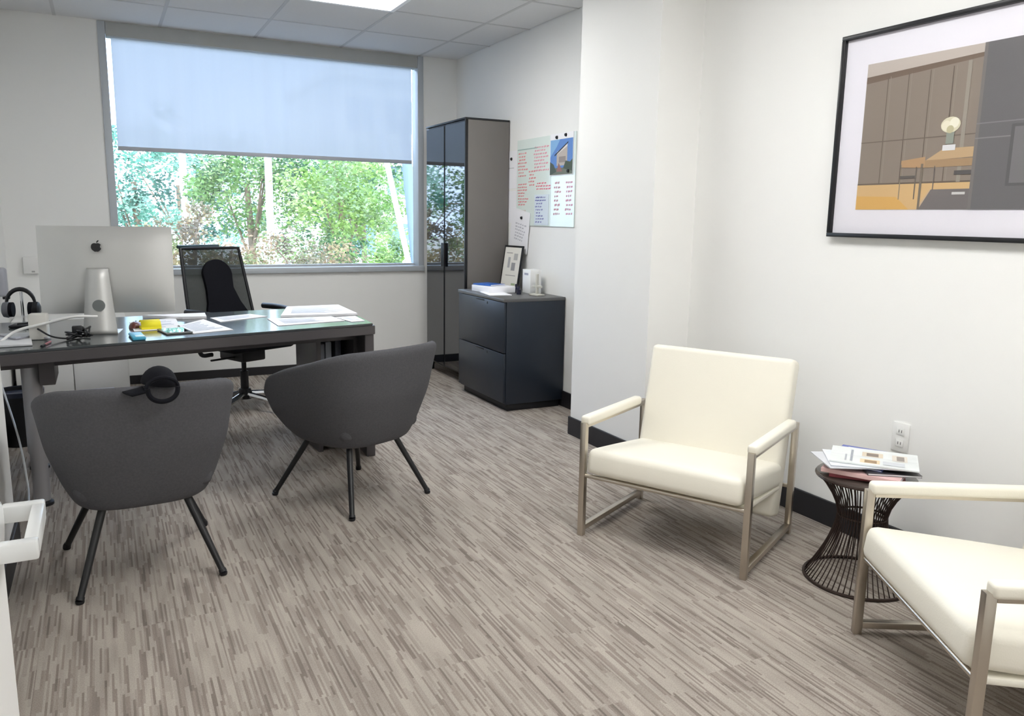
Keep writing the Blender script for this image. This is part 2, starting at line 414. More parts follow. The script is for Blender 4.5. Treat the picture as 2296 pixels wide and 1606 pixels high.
def beam(p, q, w, z0, z1):
    a, b = Vector((*p, 0)), Vector((*q, 0)); d = (b-a).normalized(); n = Vector((-d.y, d.x, 0))*w
    return prism(bmesh.new(), [(a.x, a.y), (b.x, b.y), (b.x+n.x, b.y+n.y), (a.x+n.x, a.y+n.y)], z0, z1, 'z')
f0, f1 = lerp(FL, FR_, .01), lerp(FL, FR_, .999)
obj('front_rail', beam((f0[0]+.03, f0[1]+.16), (f1[0]-.07, f1[1]+.13), .03, Z-.10, Z-.0605), DESKW, desk)
e0, e1 = (1.270, 4.104), (1.318, 4.93)
bm = beam(e0, e1, .048, 0, Z-.0605); bmesh.ops.bevel(bm, geom=bm.edges[:], offset=.003, segments=2, affect='EDGES')
obj('end_panel', bm, DESKW, desk, auto=True)
LEGM = mat('leg_silver', (176, 176, 180), .35, .5, var=.04)
for x, y in ((-.314, 4.0), (-.36, 4.6)):
    q_ = 1 if x < 0 else .55
    l = obj('leg', lathe(bmesh.new(), [(.034*q_, .02), (.034*q_, .24), (.040*q_, .25), (.040*q_, Z-.0605)], 20, (x, y, 0)), LEGM if x < 0 else GREYCAB, desk, auto=True)
    obj('foot', lathe(bmesh.new(), [(.045, 0), (.045, .012), (.034, .022)], 20, (x, y, 0)), BLACKP, l, auto=True)
bobj('leg_bracket', (-.28, -.22, 3.92, 4.2, Z-.18, Z-.0605), DESKW, desk)

# open file shelf under the desk
sh = thing('file_shelf', 'dark open shelf unit with files under the right end of the desk', 'shelf', (1.115, 4.5, 0), R(4))
bobj('side_panel', (-.125, -.1, -.2, .2, 0, .675), DESKW, sh); bobj('side_panel', (.085, .11, -.2, .2, 0, .675), DESKW, sh)
bobj('shelf_board', (-.1, .085, -.2, .2, .655, .675), DESKW, sh); bobj('shelf_board', (-.1, .085, -.2, .2, .33, .35), DESKW, sh); bobj('shelf_board', (-.1, .085, -.2, .2, .03, .05), DESKW, sh)
bobj('back_panel', (-.1, .085, .18, .2, .05, .655), BLACKP, sh)
fc = [(120, 124, 134), (150, 156, 164), (54, 58, 70)]
for k, (x, c) in enumerate(zip((-.095, -.055, .0), fc)):
    f = bobj('file_binder', (x, x+.034, -.14, .15, .352, .60+.01*k), mat('binder_%d' % k, c, .5), None, .003)
    f.location = sh.location; f.rotation_euler = sh.rotation_euler
    tag(f, ['grey file binder leaning at the left of the desk shelf', 'pale grey file binder in the middle of the desk shelf', 'dark blue file binder at the right of the desk shelf'][k], 'binder', 'binders on the desk shelf')

# ------------------------------------------------------------------ all-in-one computer
IM = thing('desktop_computer', 'silver all-in-one computer seen from behind on the desk', 'computer', (.013, 4.22, Z), R(-9))
w2, zb, zt = .2875, .093, .50
bm = bmesh.new(); nx, nz = 24, 18; front = []; back = []
for j in range(nz+1):
    rb, rf = [], []
    for i in range(nx+1):
        u, v = i/nx*2-1, j/nz*2-1; x, z = u*w2, zb+(zt-zb)*j/nz
        bul = .004+.036*max(0, (1-u**4))**1.0*max(0, (1-abs(v)**3.2))*(1-.35*u*u)
        rb.append(bm.verts.new((x, -bul, z))); rf.append(bm.verts.new((x, .003, z)))
    back.append(rb); front.append(rf)
for j in range(nz):
    for i in range(nx):
        bm.faces.new((back[j][i], back[j][i+1], back[j+1][i+1], back[j+1][i])); bm.faces.new((front[j][i+1], front[j][i], front[j+1][i], front[j+1][i+1]))
for i in range(nx):
    bm.faces.new((back[0][i+1], back[0][i], front[0][i], front[0][i+1])); bm.faces.new((back[nz][i], back[nz][i+1], front[nz][i+1], front[nz][i]))
for j in range(nz):
    bm.faces.new((back[j][0], back[j+1][0], front[j+1][0], front[j][0])); bm.faces.new((back[j+1][nx], back[j][nx], front[j][nx], front[j+1][nx]))
tilt = Matrix.Translation((0, 0, zb)) @ Matrix.Rotation(R(-4), 4, 'X') @ Matrix.Translation((0, 0, -zb))
bmesh.ops.transform(bm, matrix=tilt, verts=bm.verts[:])
cs = obj('display_housing', bm, SILVER, IM, auto=True)
bobj('screen', (-w2+.01, w2-.01, .0032, .0045, zb+.08, zt-.01), DKGLASS, IM, 0, M=tilt)
SX = -.035
# stand: swept plate, wider at the desk
prof = [(-.034, .30)] + [tuple(p.yz) for p in bez((0, -.042, .295), (0, -.052, .2), (0, -.06, .09), (0, -.066, .02), 8)] + [tuple(p.yz) for p in bez((0, -.067, .014), (0, -.068, .002), (0, -.055, .0015), (0, -.04, .0015), 5)] + [(.10, .0015)]
bm = bmesh.new(); L_, R_ = [], []
for k, (y, z) in enumerate(prof):
    ww = .046+.026*min(1, max(0, (.30-z)/.29))
    L_.append(bm.verts.new((SX-ww, y, z))); R_.append(bm.verts.new((SX+ww, y, z)))
for k in range(len(prof)-1): bm.faces.new((L_[k], R_[k], R_[k+1], L_[k+1]))
st = obj('stand', bm, SILVER, IM, smooth=True)
so = st.modifiers.new('thick', 'SOLIDIFY'); so.thickness = .009; so.offset = 1
obj('cable_hole', tube(bmesh.new(), [(SX, -.0735, .135), (SX, -.060, .135)], .027, 24), mat('cable_hole_grey', (122, 126, 126), .5), st, auto=True)
# fruit mark: body outline with bite, dents and leaf
out = []
for k in range(72):
    a = 2*math.pi*k/72; ca, sa = math.cos(a), math.sin(a)
    r = 1.0-.06*abs(sa)
    r *= 1-.16*math.exp(-((a-math.pi/2)/.32)**2)-.09*math.exp(-((a-3*math.pi/2)/.22)**2)
    r += .07*math.exp(-((a-.62)/.3)**2)+.07*math.exp(-((a-2.52)/.35)**2)-.05*math.exp(-((a-4.0)/.4)**2)-.05*math.exp(-((a-5.4)/.4)**2)
    x, z = r*ca*.95, r*sa
    bx, bz, br_ = 1.12, .14, .43
    dx, dz = x-bx, z-bz; q = math.hypot(dx, dz)
    if q < br_: x, z = bx+dx/q*br_, bz+dz/q*br_
    out.append((x*.023, z*.023))
LOGO = mat('logo_black', (14, 14, 16), .15)
mk = Matrix.Translation((-.033, -.040, .403)) @ Matrix.Rotation(R(-1), 4, 'X')
bm = prism(bmesh.new(), out, -.0015, .004); bmesh.ops.transform(bm, matrix=mk, verts=bm.verts[:])
lg = obj('logo_mark', bm, LOGO, cs)
leaf = [(.001, .0205), (.0025, .0265), (.0065, .0315), (.0118, .0335), (.011, .028), (.007, .023)]
bm = prism(bmesh.new(), leaf, -.0015, .004); bmesh.ops.transform(bm, matrix=mk, verts=bm.verts[:])
obj('logo_mark', bm, LOGO, cs)

# white power cable looping from the computer to the wall side
tag(tobj('power_cable', smooth_path([(-.04, 4.02, Z+.10), (-.13, 4.0, Z+.105), (-.25, 4.04, Z+.075), (-.36, 4.06, Z+.045), (-.44, 4.0, Z-.005), (-.5, 3.9, Z+.006)], 8), .006, WHITEP, None, 8),
    'thick white cable running from behind the computer to the desk edge', 'cable')

# ------------------------------------------------------------------ desk clutter
def sheet(name, quad, label, cat='paper', z=Z, n=1, m=PAPER, th=.0022, lines=None, group='loose papers on the desk'):
    cx = sum(p[0] for p in quad)/4; cy = sum(p[1] for p in quad)/4
    t = thing(name, label, cat, (cx, cy, z+.0006), 0, group)
    q = [(p[0]-cx, p[1]-cy) for p in quad]
    bm = prism(bmesh.new(), q, 0, th, 'z'); obj('sheet', bm, m, t)
    if lines:
        polys = []; rnd = random.Random(hash(label) % 999)
        a, b, c, d = [Vector(p) for p in q]
        for k in range(lines):
            v0 = .12+.76*k/lines; v1 = v0+.25/lines; u1 = rnd.uniform(.6, .9)
            P = lambda u, v: tuple((a*(1-u)+b*u)*(1-v)+(d*(1-u)+c*u)*v)
            polys.append(([P(.12, v0), P(u1, v0), P(u1, v1), P(.12, v1)], (150, 158, 176)))
        flat_print('printed_lines', polys, INK, t, 'xy', th+.0002)
    return t
sheet('paper_sheet', [(.31, 4.32), (.46, 4.55), (.55, 4.09), (.36, 4.02)], 'creased white sheet nearest the front edge of the desk', lines=7)
sheet('paper_sheet', [(.10, 4.56), (.33, 4.66), (.32, 4.23), (.11, 4.19)], 'white sheet under the yellow notes beside the computer', lines=8)
sheet('paper_stack', [(.17, 4.74), (.49, 4.75), (.48, 4.58), (.36, 4.60)], 'white paper stack behind the yellow notes', 'papers', th=.014)
sheet('paper_sheet', [(.50, 4.60), (.73, 4.71), (.80, 4.57), (.53, 4.41)], 'white sheet in front of the office chair', lines=5)
sheet('paper_stack', [(.98, 4.93), (1.30, 4.94), (1.285, 4.46), (.86, 4.50)], 'broad white document pile at the far right desk corner', 'papers', th=.012, lines=9)
sheet('paper_sheet', [(.78, 4.46), (1.13, 4.45), (1.15, 4.24), (.78, 4.16)], 'white document in front of the document pile', lines=8)
sheet('paper_sheet', [(1.14, 4.40), (1.26, 4.42), (1.25, 4.20), (1.17, 4.18)], 'narrow white slip at the right front desk corner', lines=4)
yn = thing('sticky_notes', 'yellow sticky note pad standing open on the desk', 'notepad', (.185, 4.27, Z+.003), R(6))
bobj('pad', (-.045, .045, -.04, .04, 0, .012), YEL, yn, .001)
b_ = bmesh.new(); pr_ = [(-.045, -.04, .012), (-.045, -.02, .034), (-.045, .015, .042), (-.045, .04, .03)]
for p, q in zip(pr_, pr_[1:]): b_.faces.new([b_.verts.new(v) for v in (p, (p[0]+.09, p[1], p[2]), (q[0]+.09, q[1], q[2]), q)])
bmesh.ops.remove_doubles(b_, verts=b_.verts[:], dist=1e-5)
cu = obj('curled_note', b_, YEL, yn, smooth=True); s_ = cu.modifiers.new('t', 'SOLIDIFY'); s_.thickness = .001
bp_ = thing('tissue_packet', 'small bright blue packet at the front edge of the desk', 'packet', (.115, 3.98, Z+.001), R(4))
bobj('wrapper', (-.028, .028, -.09, .09, 0, .014), mat('cyan_wrapper', (70, 170, 205), .35, var=.1), bp_, .005)
flat_print('white_label', [(rect(-.012, -.07, .026, -.02), (215, 240, 246))], INK, bp_, 'xy', .0145)
ds = thing('tablet', 'flat dark tablet lying beside the yellow notes', 'tablet', (.285, 4.12, Z+.001), R(10))
bobj('body', (-.06, .06, -.09, .09, 0, .008), mat('tablet_grey', (120, 122, 120), .4), ds, .003)
obj('screen', bbox(-.053, .053, -.08, .08, .0081, .0086), DKGLASS, ds)
ms = thing('computer_mouse', 'reddish brown computer mouse beside the computer stand', 'mouse', (.12, 4.34, Z+.0005), R(80))
bm = bmesh.new(); bmesh.ops.create_uvsphere(bm, u_segments=16, v_segments=10, radius=1)
for v in bm.verts: v.co = Vector((v.co.x*.055, v.co.y*.03*(1+.1*v.co.x), max(0, v.co.z)*.03))
obj('shell', bm, mat('brown_plastic', (112, 62, 54), .35), ms, auto=True)
bobj('scroll_wheel', (.02, .034, -.003, .003, .022, .031), BLACKP, ms, .001)
pe = thing('pen', 'red pen lying near the left front of the desk', 'pen', (-.24, 3.9, Z+.0055), R(78))
obj('barrel', tube(bmesh.new(), [(-.07, 0, 0), (.055, 0, 0), (.068, 0, 0)], [.0045, .0045, .0015], 10), mat('red_plastic', (150, 30, 38), .3), pe, auto=True)
obj('pen_top', tube(bmesh.new(), [(-.072, 0, 0), (-.03, 0, 0)], .0053, 10), BLACKP, pe, auto=True)
pb = thing('power_adapter', 'upright white power adapter box left of the computer', 'adapter', (-.275, 4.09, Z+.0005), R(-8))
bobj('body', (-.036, .036, -.03, .03, 0, .115), mat('adapter_cream', (214, 212, 206), .4), pb, .006)
tobj('cord', smooth_path([(.0, -.03, .05), (.06, -.07, .02), (.12, -.05, .006), (.16, .02, .006), (.2, .0, .006)], 6), .004, BLACKP, pb, 8)
pb2 = thing('cable_bundle', 'tangle of dark cords on the desk left of the computer', 'cables', (-.125, 4.02, Z+.006), 0)
rnd = random.Random(4)
for k in range(4):
    pts = [(rnd.uniform(-.05, .06), rnd.uniform(-.12, .12), rnd.uniform(0, .05)) for _ in range(6)]
    tobj('cord', smooth_path(pts, 5), .004, BLACKP, pb2, 7)
bobj('plug', (-.02, .02, -.015, .02, .02, .055), BLACKP, pb2, .004)
# headset on its stand
hs = thing('headset', 'black over-ear headset hanging at the left end of the desk', 'headset', (-.375, 4.56, Z+.001), R(-10))
bobj('stand_base', (-.05, .05, -.05, .05, 0, .012), BLACKP, hs, .004)
tobj('stand_post', [(0, .02, .012), (0, .02, .17)], .007, CHROME, hs)
tobj('headband', [(.062*math.cos(a), .0, .11+.075*math.sin(a)) for a in [math.pi*i/14 for i in range(15)]], [.006+.005*math.sin(math.pi*i/14) for i in range(15)], BLACKP, hs)
for s in (-1, 1):
    e = obj('ear_cup', tube(bmesh.new(), [(s*.05, 0, .085), (s*.056, 0, .085), (s*.076, 0, .085), (s*.082, 0, .085)], [.034, .04, .036, .024], 18), mat('headset_grey', (96, 98, 104), .5) if s < 0 else BLACKP, hs, auto=True)
    obj('ear_pad', tube(bmesh.new(), [(s*.034, 0, .085), (s*.05, 0, .085)], .036, 18), BLACKF, e, auto=True)
tobj('microphone', smooth_path([(.07, -.01, .07), (.05, -.07, .03), (.0, -.09, .025)], 6), .004, BLACKP, hs, 8)
ad = thing('paper_folder', 'translucent pale folder at the left end of the desk', 'folder', (-.41, 4.1, Z+.001), R(5))
bobj('cover', (-.10, .10, -.22, .16, 0, .010), mat('pale_folder', (206, 208, 212), .2, var=.04), ad, .003)
flat_print('label', [(rect(-.02, -.05, .06, .02), (186, 190, 200))], INK, ad, 'xy', .0102)
tag(tobj('grey_cord', smooth_path([(-.5, 4.05, Z+.016), (-.44, 4.16, Z+.016), (-.36, 4.02, Z+.016), (-.30, 4.11, Z+.014), (-.23, 4.02, Z+.006)], 8), .004, mat('cord_grey', (150, 150, 158), .5), None, 8),
    'thin grey cord curling over the pale folder', 'cable')

# ------------------------------------------------------------------ things behind and under the desk
lc = thing('storage_cabinet', 'low white storage cabinet against the wall behind the desk', 'cabinet', (-.245, 6.45, 0))
bobj('body', (-.34, .36, -.17, .185, .04, .56), TRIM, lc); bobj('plinth', (-.32, .34, -.15, .17, 0, .04), BLACKP, lc)
for s in (-1, 1):
    dr = bobj('door', (.012 if s > 0 else -.335, .355 if s > 0 else .006, -.19, -.171, .05, .55), TRIM, lc)
    bobj('handle', (.03 if s > 0 else -.024, .04 if s > 0 else -.014, -.20, -.19, .3, .42), CHROME, dr, .001)
pbn = thing('paper_bundle', 'bluish bundle of papers on the floor behind the desk', 'papers', (-.15, 6.1, 0), R(5))
for k in range(5): bobj('sheet_pile', (-.2+.006*k, .2-.008*k, -.09, .09, .016*k, .016*k+.015), mat('bundle_%d' % (k % 2), ((176, 178, 192), (204, 204, 208))[k % 2], .7), pbn, .002)
pw = thing('wall_socket', 'black plugs in a white wall socket under the desk', 'wall socket', (XL_F, 5.0, .5), R(90))
bobj('plate', (-.04, .04, -.008, 0, -.06, .06), WHITEP, pw); bobj('plug', (-.025, .025, -.06, -.008, .01, .05), BLACKP, pw, .004); bobj('plug', (-.025, .025, -.06, -.008, -.05, -.01), BLACKP, pw, .004)
tag(tobj('electric_cable', smooth_path([(XL_F+.055, 5.0, .47), (-.50, 4.8, .34), (-.42, 4.4, .2), (-.38, 4.15, .06), (-.36, 3.95, .006), (-.30, 3.8, .006)], 8), .005, WHITEP, None, 8), 'white power cord hanging under the desk to the floor', 'cable')
bn = thing('waste_bin', 'black waste bin under the left end of the desk', 'bin', (-.47, 5.15, 0))
obj('bucket', lathe(bmesh.new(), [(.095, 0), (.115, .30), (.120, .30), (.120, .31), (.110, .31), (.092, .02)], 24), BLACKP, bn, auto=True)
obj('liner', lathe(bmesh.new(), [(.121, .285), (.123, .312), (.116, .314), (.114, .29)], 24), mat('bin_liner', (40, 46, 66), .3), bn, auto=True)
wb_ = thing('wall_box', 'small white box mounted on the wall left of the window', 'wall box', (-.46, D, .93))
bobj('cover', (-.05, .045, -.035, 0, -.07, .05), WHITEP, wb_, .004); bobj('button', (.0, .02, -.038, -.035, -.06, -.05), mat('button_grey', (170, 170, 170), .5), wb_, .001)
wd = thing('wall_dispenser', 'grey rounded dispenser mounted on the left wall', 'dispenser', (XL_F, 6.03, .85), R(90))
bobj('housing', (-.07, .07, -.05, 0, -.09, .09), mat('dispenser_grey', (168, 170, 178), .5), wd, .02, 4); bobj('spout', (-.02, .02, -.06, -.02, -.11, -.085), BLACKP, wd, .004)

# ------------------------------------------------------------------ office chair
oc = thing('office_chair', 'black mesh office chair behind the desk', 'office chair', (.80, 5.52, 0), R(26))
def oct_back(u, v):   # u -1..1 across, v 0..1 up ; local coordinates, the sitter faces -y
    hw = .250-.030*v
    x = u*hw; z = .56+.51*v; y = .21+.12*v-.045*(1-u*u)*0 + .05*(1-abs(u)**2)*.6
    return Vector((x, y, z))
def mesh_mat():
    m = bpy.data.materials.new('seat_mesh'); m.use_nodes = True; n = m.node_tree; b = n.nodes['Principled BSDF']
    b.inputs['Base Color'].default_value = (*lin((27, 35, 33)), 1); b.inputs['Roughness'].default_value = .7
    tr = n.nodes.new('ShaderNodeBsdfTransparent'); mx = n.nodes.new('ShaderNodeMixShader'); o = n.nodes['Material Output']
    tc = n.nodes.new('ShaderNodeTexCoord'); ck = n.nodes.new('ShaderNodeTexChecker'); ck.inputs['Scale'].default_value = 420
    mr = n.nodes.new('ShaderNodeMapRange'); mr.inputs[3].default_value = .02; mr.inputs[4].default_value = .14
    n.links.new(tc.outputs['Object'], ck.inputs[0]); n.links.new(ck.outputs['Fac'], mr.inputs[0]); n.links.new(mr.outputs[0], mx.inputs[0])
    n.links.new(b.outputs[0], mx.inputs[1]); n.links.new(tr.outputs[0], mx.inputs[2]); n.links.new(mx.outputs[0], o.inputs[0]); return m
bm = bmesh.new(); g = [[bm.verts.new(oct_back(-1+2*i/12, j/12)) for i in range(13)] for j in range(13)]
for j in range(12):
    for i in range(12): bm.faces.new((g[j][i], g[j][i+1], g[j+1][i+1], g[j+1][i]))
bk = obj('backrest', bm, mesh_mat(), oc, smooth=True)
per = [oct_back(-1+2*i/10, 0) for i in range(11)] + [oct_back(1, j/8) for j in range(1, 9)] + [oct_back(1-2*i/10, 1) for i in range(1, 11)] + [oct_back(-1, 1-j/8) for j in range(1, 8)]
tobj('back_frame', per, .011, BLACKP, bk, 8, closed=True)
hr = [oct_back(-1.0+1.45*i/10, 1.0)+Vector((0, .03, .012)) for i in range(11)]
tobj('top_rail', hr, .012, mat('teal_black_plastic', (34, 58, 62), .3), bk, 8)
# lumbar unit: rounded head, waist, flared foot
lum = []
for k in range(17):
    a = math.pi*(k/16)*1.16-.08*math.pi
    lum.append((.112*math.cos(a), .315+.105*math.sin(a)))
lum = [(.215, 0), (.14, .12), (.098, .22)] + lum[1:-1] + [(-.098, .22), (-.105, .12), (-.15, 0)]
bm = prism(bmesh.new(), lum, -.012, .012); bmesh.ops.bevel(bm, geom=[e for e in bm.edges], offset=.004, segments=1, affect='EDGES')
bmesh.ops.transform(bm, matrix=Matrix.Translation((.02, .222, .585)) @ Matrix.Rotation(R(-13), 4, 'X'), verts=bm.verts[:])
obj('lumbar_support', bm, BLACKF, oc, auto=True)
obj('seat', bbox(-.24, .24, -.25, .24, .425, .485, .028, 4), BLACKF, oc, auto=True)
bobj('seat_mechanism', (-.09, .09, -.12, .14, .34, .425), BLACKP, oc, .01)
bobj('lever', (-.26, -.09, -.03, -.015, .36, .372), BLACKP, oc, .004)
tobj('gas_column', [(0, 0, .12), (0, 0, .26), (0, 0, .261), (0, 0, .345)], [.027, .027, .016, .016], BLACKP, oc, 16)
for s in (-1, 1):
    a = tobj('armrest', smooth_path([(s*.2, .05, .39), (s*.28, .05, .40), (s*.295, .05, .5), (s*.295, .06, .65)], 5), .014, BLACKP, oc)
    obj('arm_pad', tube(bmesh.new(), smooth_path([(s*.295, .17, .668), (s*.295, .02, .672), (s*.285, -.12, .664), (s*.26, -.19, .63)], 5), .02, 12), BLACKP, a, auto=True)
bp2 = tobj('spine', smooth_path([(0, .12, .40), (0, .24, .43), (0, .285, .56), (0, .30, .72)], 5), .022, BLACKP, oc)
hub = obj('star_hub', lathe(bmesh.new(), [(.045, .07), (.045, .12), (.035, .14)], 20), BLACKP, oc, auto=True)
for k in range(5):
    a = R(72*k-8); e = Vector((math.cos(a), math.sin(a), 0))
    l = obj('base_arm', tube(bmesh.new(), [e*.03+Vector((0, 0, .10)), e*.17+Vector((0, 0, .088)), e*.315+Vector((0, 0, .068))], [.022, .019, .013], 8), CHROME, oc, auto=True)
    nrm = Vector((-e.y, e.x, 0))
    for s in (-1, 1):
        c = e*.315+nrm*s*.014+Vector((0, 0, .029))
        obj('caster', tube(bmesh.new(), [c-nrm*.009, c+nrm*.009], .028, 16), BLACKP, l, auto=True)
    obj('caster', tube(bmesh.new(), [e*.315+Vector((0, 0, .03)), e*.315+Vector((0, 0, .07))], .009, 8), BLACKP, l)

# ------------------------------------------------------------------ tub chairs
def tub_chair(loc, rz, label):
    t = thing('tub_chair', label, 'chair', loc, rz, 'grey tub chairs in front of the desk')
    nphi, nv = 56, 16; A = R(128)
    zs_ = [(0, .292, .150), (.05, .282, .195), (.12, .298, .224), (.28, .375, .256), (.6, .53, .300), (1, .745, .330)]
    def prof(v):
        for (v0, z0, a0), (v1, z1, a1) in zip(zs_, zs_[1:]):
            if v <= v1:
                q = (v-v0)/(v1-v0); return z0+(z1-z0)*q, a0+(a1-a0)*q
        return zs_[-1][1:]
    def surf(phi, v, inset=0.0):
        n = 3.1; c, si = math.cos(phi), math.sin(phi)
        yn = -math.copysign(abs(c)**(2/n), c)
        s = min(1, max(0, (yn+.82)/1.5)); s = s**1.25
        ztop = .742-.180*s-.022*max(0, abs(math.sin(phi))-.35)*(1 if yn < -.3 else max(0, 1-(yn+.3)*2))
        end = min(1, max(0, (abs(phi)-R(112))/R(16))); ztop -= .07*end*end
        z, a = prof(v)
        z = min(z, .30+(z-.30)*(ztop-.30)/(.748-.30))
        a -= inset
        x = a*math.copysign(abs(si)**(2/n), si)
        y = (a*(1.02 if yn < 0 else 1.10)+.035*v)*yn
        return Vector((x, y, z))
    bm = bmesh.new(); og, ig = [], []
    th = .042
    for j in range(nv+1):
        v = j/nv; ov, iv = [], []
        for i in range(nphi+1):
            p = -A+2*A*i/nphi
            ov.append(bm.verts.new(surf(p, v))); q = surf(p, v, th)
            q.z = max(q.z, .36)
            iv.append(bm.verts.new(q))
        og.append(ov); ig.append(iv)
    # rounded rim
    rim = [bm.verts.new((og[nv][i].co+ig[nv][i].co)/2+Vector((0, 0, .016))) for i in range(nphi+1)]
    for j in range(nv):
        for i in range(nphi):
            bm.faces.new((og[j][i], og[j][i+1], og[j+1][i+1], og[j+1][i])); bm.faces.new((ig[j][i+1], ig[j][i], ig[j+1][i], ig[j+1][i+1]))
    for i in range(nphi):
        bm.faces.new((og[nv][i], og[nv][i+1], rim[i+1], rim[i])); bm.faces.new((rim[i], rim[i+1], ig[nv][i+1], ig[nv][i]))
    for i in (0, nphi):
        for j in range(nv): bm.faces.new((og[j][i], og[j+1][i], ig[j+1][i], ig[j][i]))
        bm.faces.new((og[nv][i], rim[i], ig[nv][i]))
    c0 = bm.verts.new((0, 0, .288))
    for i in range(nphi): bm.faces.new((og[0][i+1], og[0][i], c0))
    bm.faces.new((og[0][0], og[0][nphi], c0))
    shell = obj('shell', bm, FABRIC, t, smooth=True)
    ss = shell.modifiers.new('s', 'SUBSURF'); ss.levels = 1; ss.render_levels = 1
    bm = bbox(-.225, .225, -.22, .25, .33, .45, .035, 4)
    obj('seat', bm, FABRIC, t, auto=True)
    for sx, sy in ((-1, -1), (1, -1), (-1, 1), (1, 1)):
        top = Vector((sx*.132, sy*.132, .300)); bot = Vector((sx*(.232 if sy < 0 else .255), sy*.262, .012))
        l = obj('leg', tube(bmesh.new(), [top, bot], [.0145, .0115], 12), BLACKM, t, auto=True)
        d = (bot-top).normalized()
        obj('glide', tube(bmesh.new(), [bot-d*.012, bot], [.0135, .0145], 12), BLACKP, l, auto=True)
        obj('glide_tip', lathe(bmesh.new(), [(.012, 0), (.0145, .004), (.0145, .012)], 12, (bot.x, bot.y, 0)), BLACKP, l, auto=True)
    return t
tub_chair((.07, 3.158, 0), R(3.5), 'grey fabric tub chair with a black cap hung on its back')
tub_chair((.993, 3.564, 0), R(24.5), 'grey fabric tub chair turned beside the right end of the desk')

# black cap hung over the chair back
cp = thing('cap', 'black cap hanging on the back of the left tub chair', 'cap', (.128, 2.80, .752), R(8)); cp.scale = (.82, .82, .82)
bm = bmesh.new(); bmesh.ops.create_uvsphere(bm, u_segments=24, v_segments=14, radius=1)
bmesh.ops.delete(bm, geom=[v for v in bm.verts if v.co.z < -.05], context='VERTS')
for v in bm.verts: v.co = Vector((v.co.x*.068, v.co.y*.085, v.co.z*.072))
bmesh.ops.transform(bm, matrix=Matrix.Translation((.012, .01, .0)) @ Matrix.Rotation(R(8), 4, 'Y'), verts=bm.verts[:])
cr_ = obj('crown', bm, BLACKF, cp, smooth=True); s_ = cr_.modifiers.new('t', 'SOLIDIFY'); s_.thickness = .003
bm = bmesh.new(); rows = []
for j in range(7):
    row = []
    for i in range(11):
        a = -1+2*i/10; d = j/6
        row.append(bm.verts.new((-.05-.075*d*(1-.35*a*a), .06*a*(1-.2*d), -.004-.012*a*a-.012*d)))
    rows.append(row)
for j in range(6):
    for i in range(10): bm.faces.new((rows[j][i], rows[j][i+1], rows[j+1][i+1], rows[j+1][i]))
br2 = obj('brim', bm, BLACKF, cp, smooth=True); s_ = br2.modifiers.new('t', 'SOLIDIFY'); s_.thickness = .004
tobj('strap', [(.005+.055*math.cos(a), -.098-.004*math.sin(a)**2, .004-.054*abs(math.sin(a))**.8) for a in [math.pi*i/20 for i in range(21)]], .0095, BLACKF, cp, 8)
tobj('strap', [(.005+.058*math.cos(a), -.085+.0*a, .002+.04*math.sin(a)) for a in [math.pi*i/16 for i in range(17)]], .008, BLACKF, cp, 8)

# ------------------------------------------------------------------ tall glass cabinet, filing cabinet (local x = world -y, local -y faces the room)
tc_ = thing('tall_cabinet', 'tall grey cabinet with dark glass doors beside the window', 'cabinet', (2.46, 6.01, 0), R(-90))
hw, dp, z0, z1 = .405, .365, .085, 2.025
bobj('body', (-hw, hw, .022, dp, z0, z1), GREYCAB, tc_, .002)
bobj('top_panel', (-hw-.003, hw+.003, -.002, dp+.002, z1, z1+.014), BLACKM, tc_, .002)
for s in (-1, 1):
    x0, x1 = (-hw, -.003) if s < 0 else (.003, hw)
    d = bobj('door', (x0, x1, .004, .020, z0, z1-.004), BLACKM, tc_, .001)
    obj('glass_panel', bbox(x0+.012, x1-.012, -.001, .004, z0+.012, z1-.016), DKGLASS, d)
    bobj('handle', (-.028 if s < 0 else .006, -.006 if s < 0 else .028, -.022, -.001, .91, 1.10), BLACKP, d, .004)
for x in (-hw+.03, hw-.03):
    for y in (.04, dp-.04): obj('foot', lathe(bmesh.new(), [(.016, 0), (.022, .085)], 14, (x, y, 0)), BLACKP, tc_, auto=True)
bobj('corner_trim', (hw-.012, hw+.002, -.001, .021, z0, z1), BLACKM, tc_, .001)

fc_ = thing('filing_cabinet', 'slate grey two-drawer filing cabinet against the wall', 'filing cabinet', (2.36, 5.10, 0), R(-90))
hw, dp, zt_ = .385, .47, .752
bobj('body', (-hw, hw, .018, dp, .05, zt_), NAVY, fc_, .002)
bobj('plinth', (-hw+.02, hw-.02, .04, dp-.02, 0, .05), BLACKP, fc_, .002)
bobj('cabinet_top', (-hw-.004, hw+.004, -.006, dp, zt_, zt_+.022), NAVYTOP, fc_, .003)
for (a, b) in ((.062, .40), (.406, zt_-.004)):
    d = bobj('drawer', (-hw+.003, hw-.003, 0, .017, a, b), NAVY, fc_, .003)
    bobj('finger_pull', (-.07, .07, -.0015, .006, b-.016, b-.002), BLACKP, d, .003)
    bobj('lock', (.11, .125, -.002, .004, b-.03, b-.015), BLACKP, d, .001)

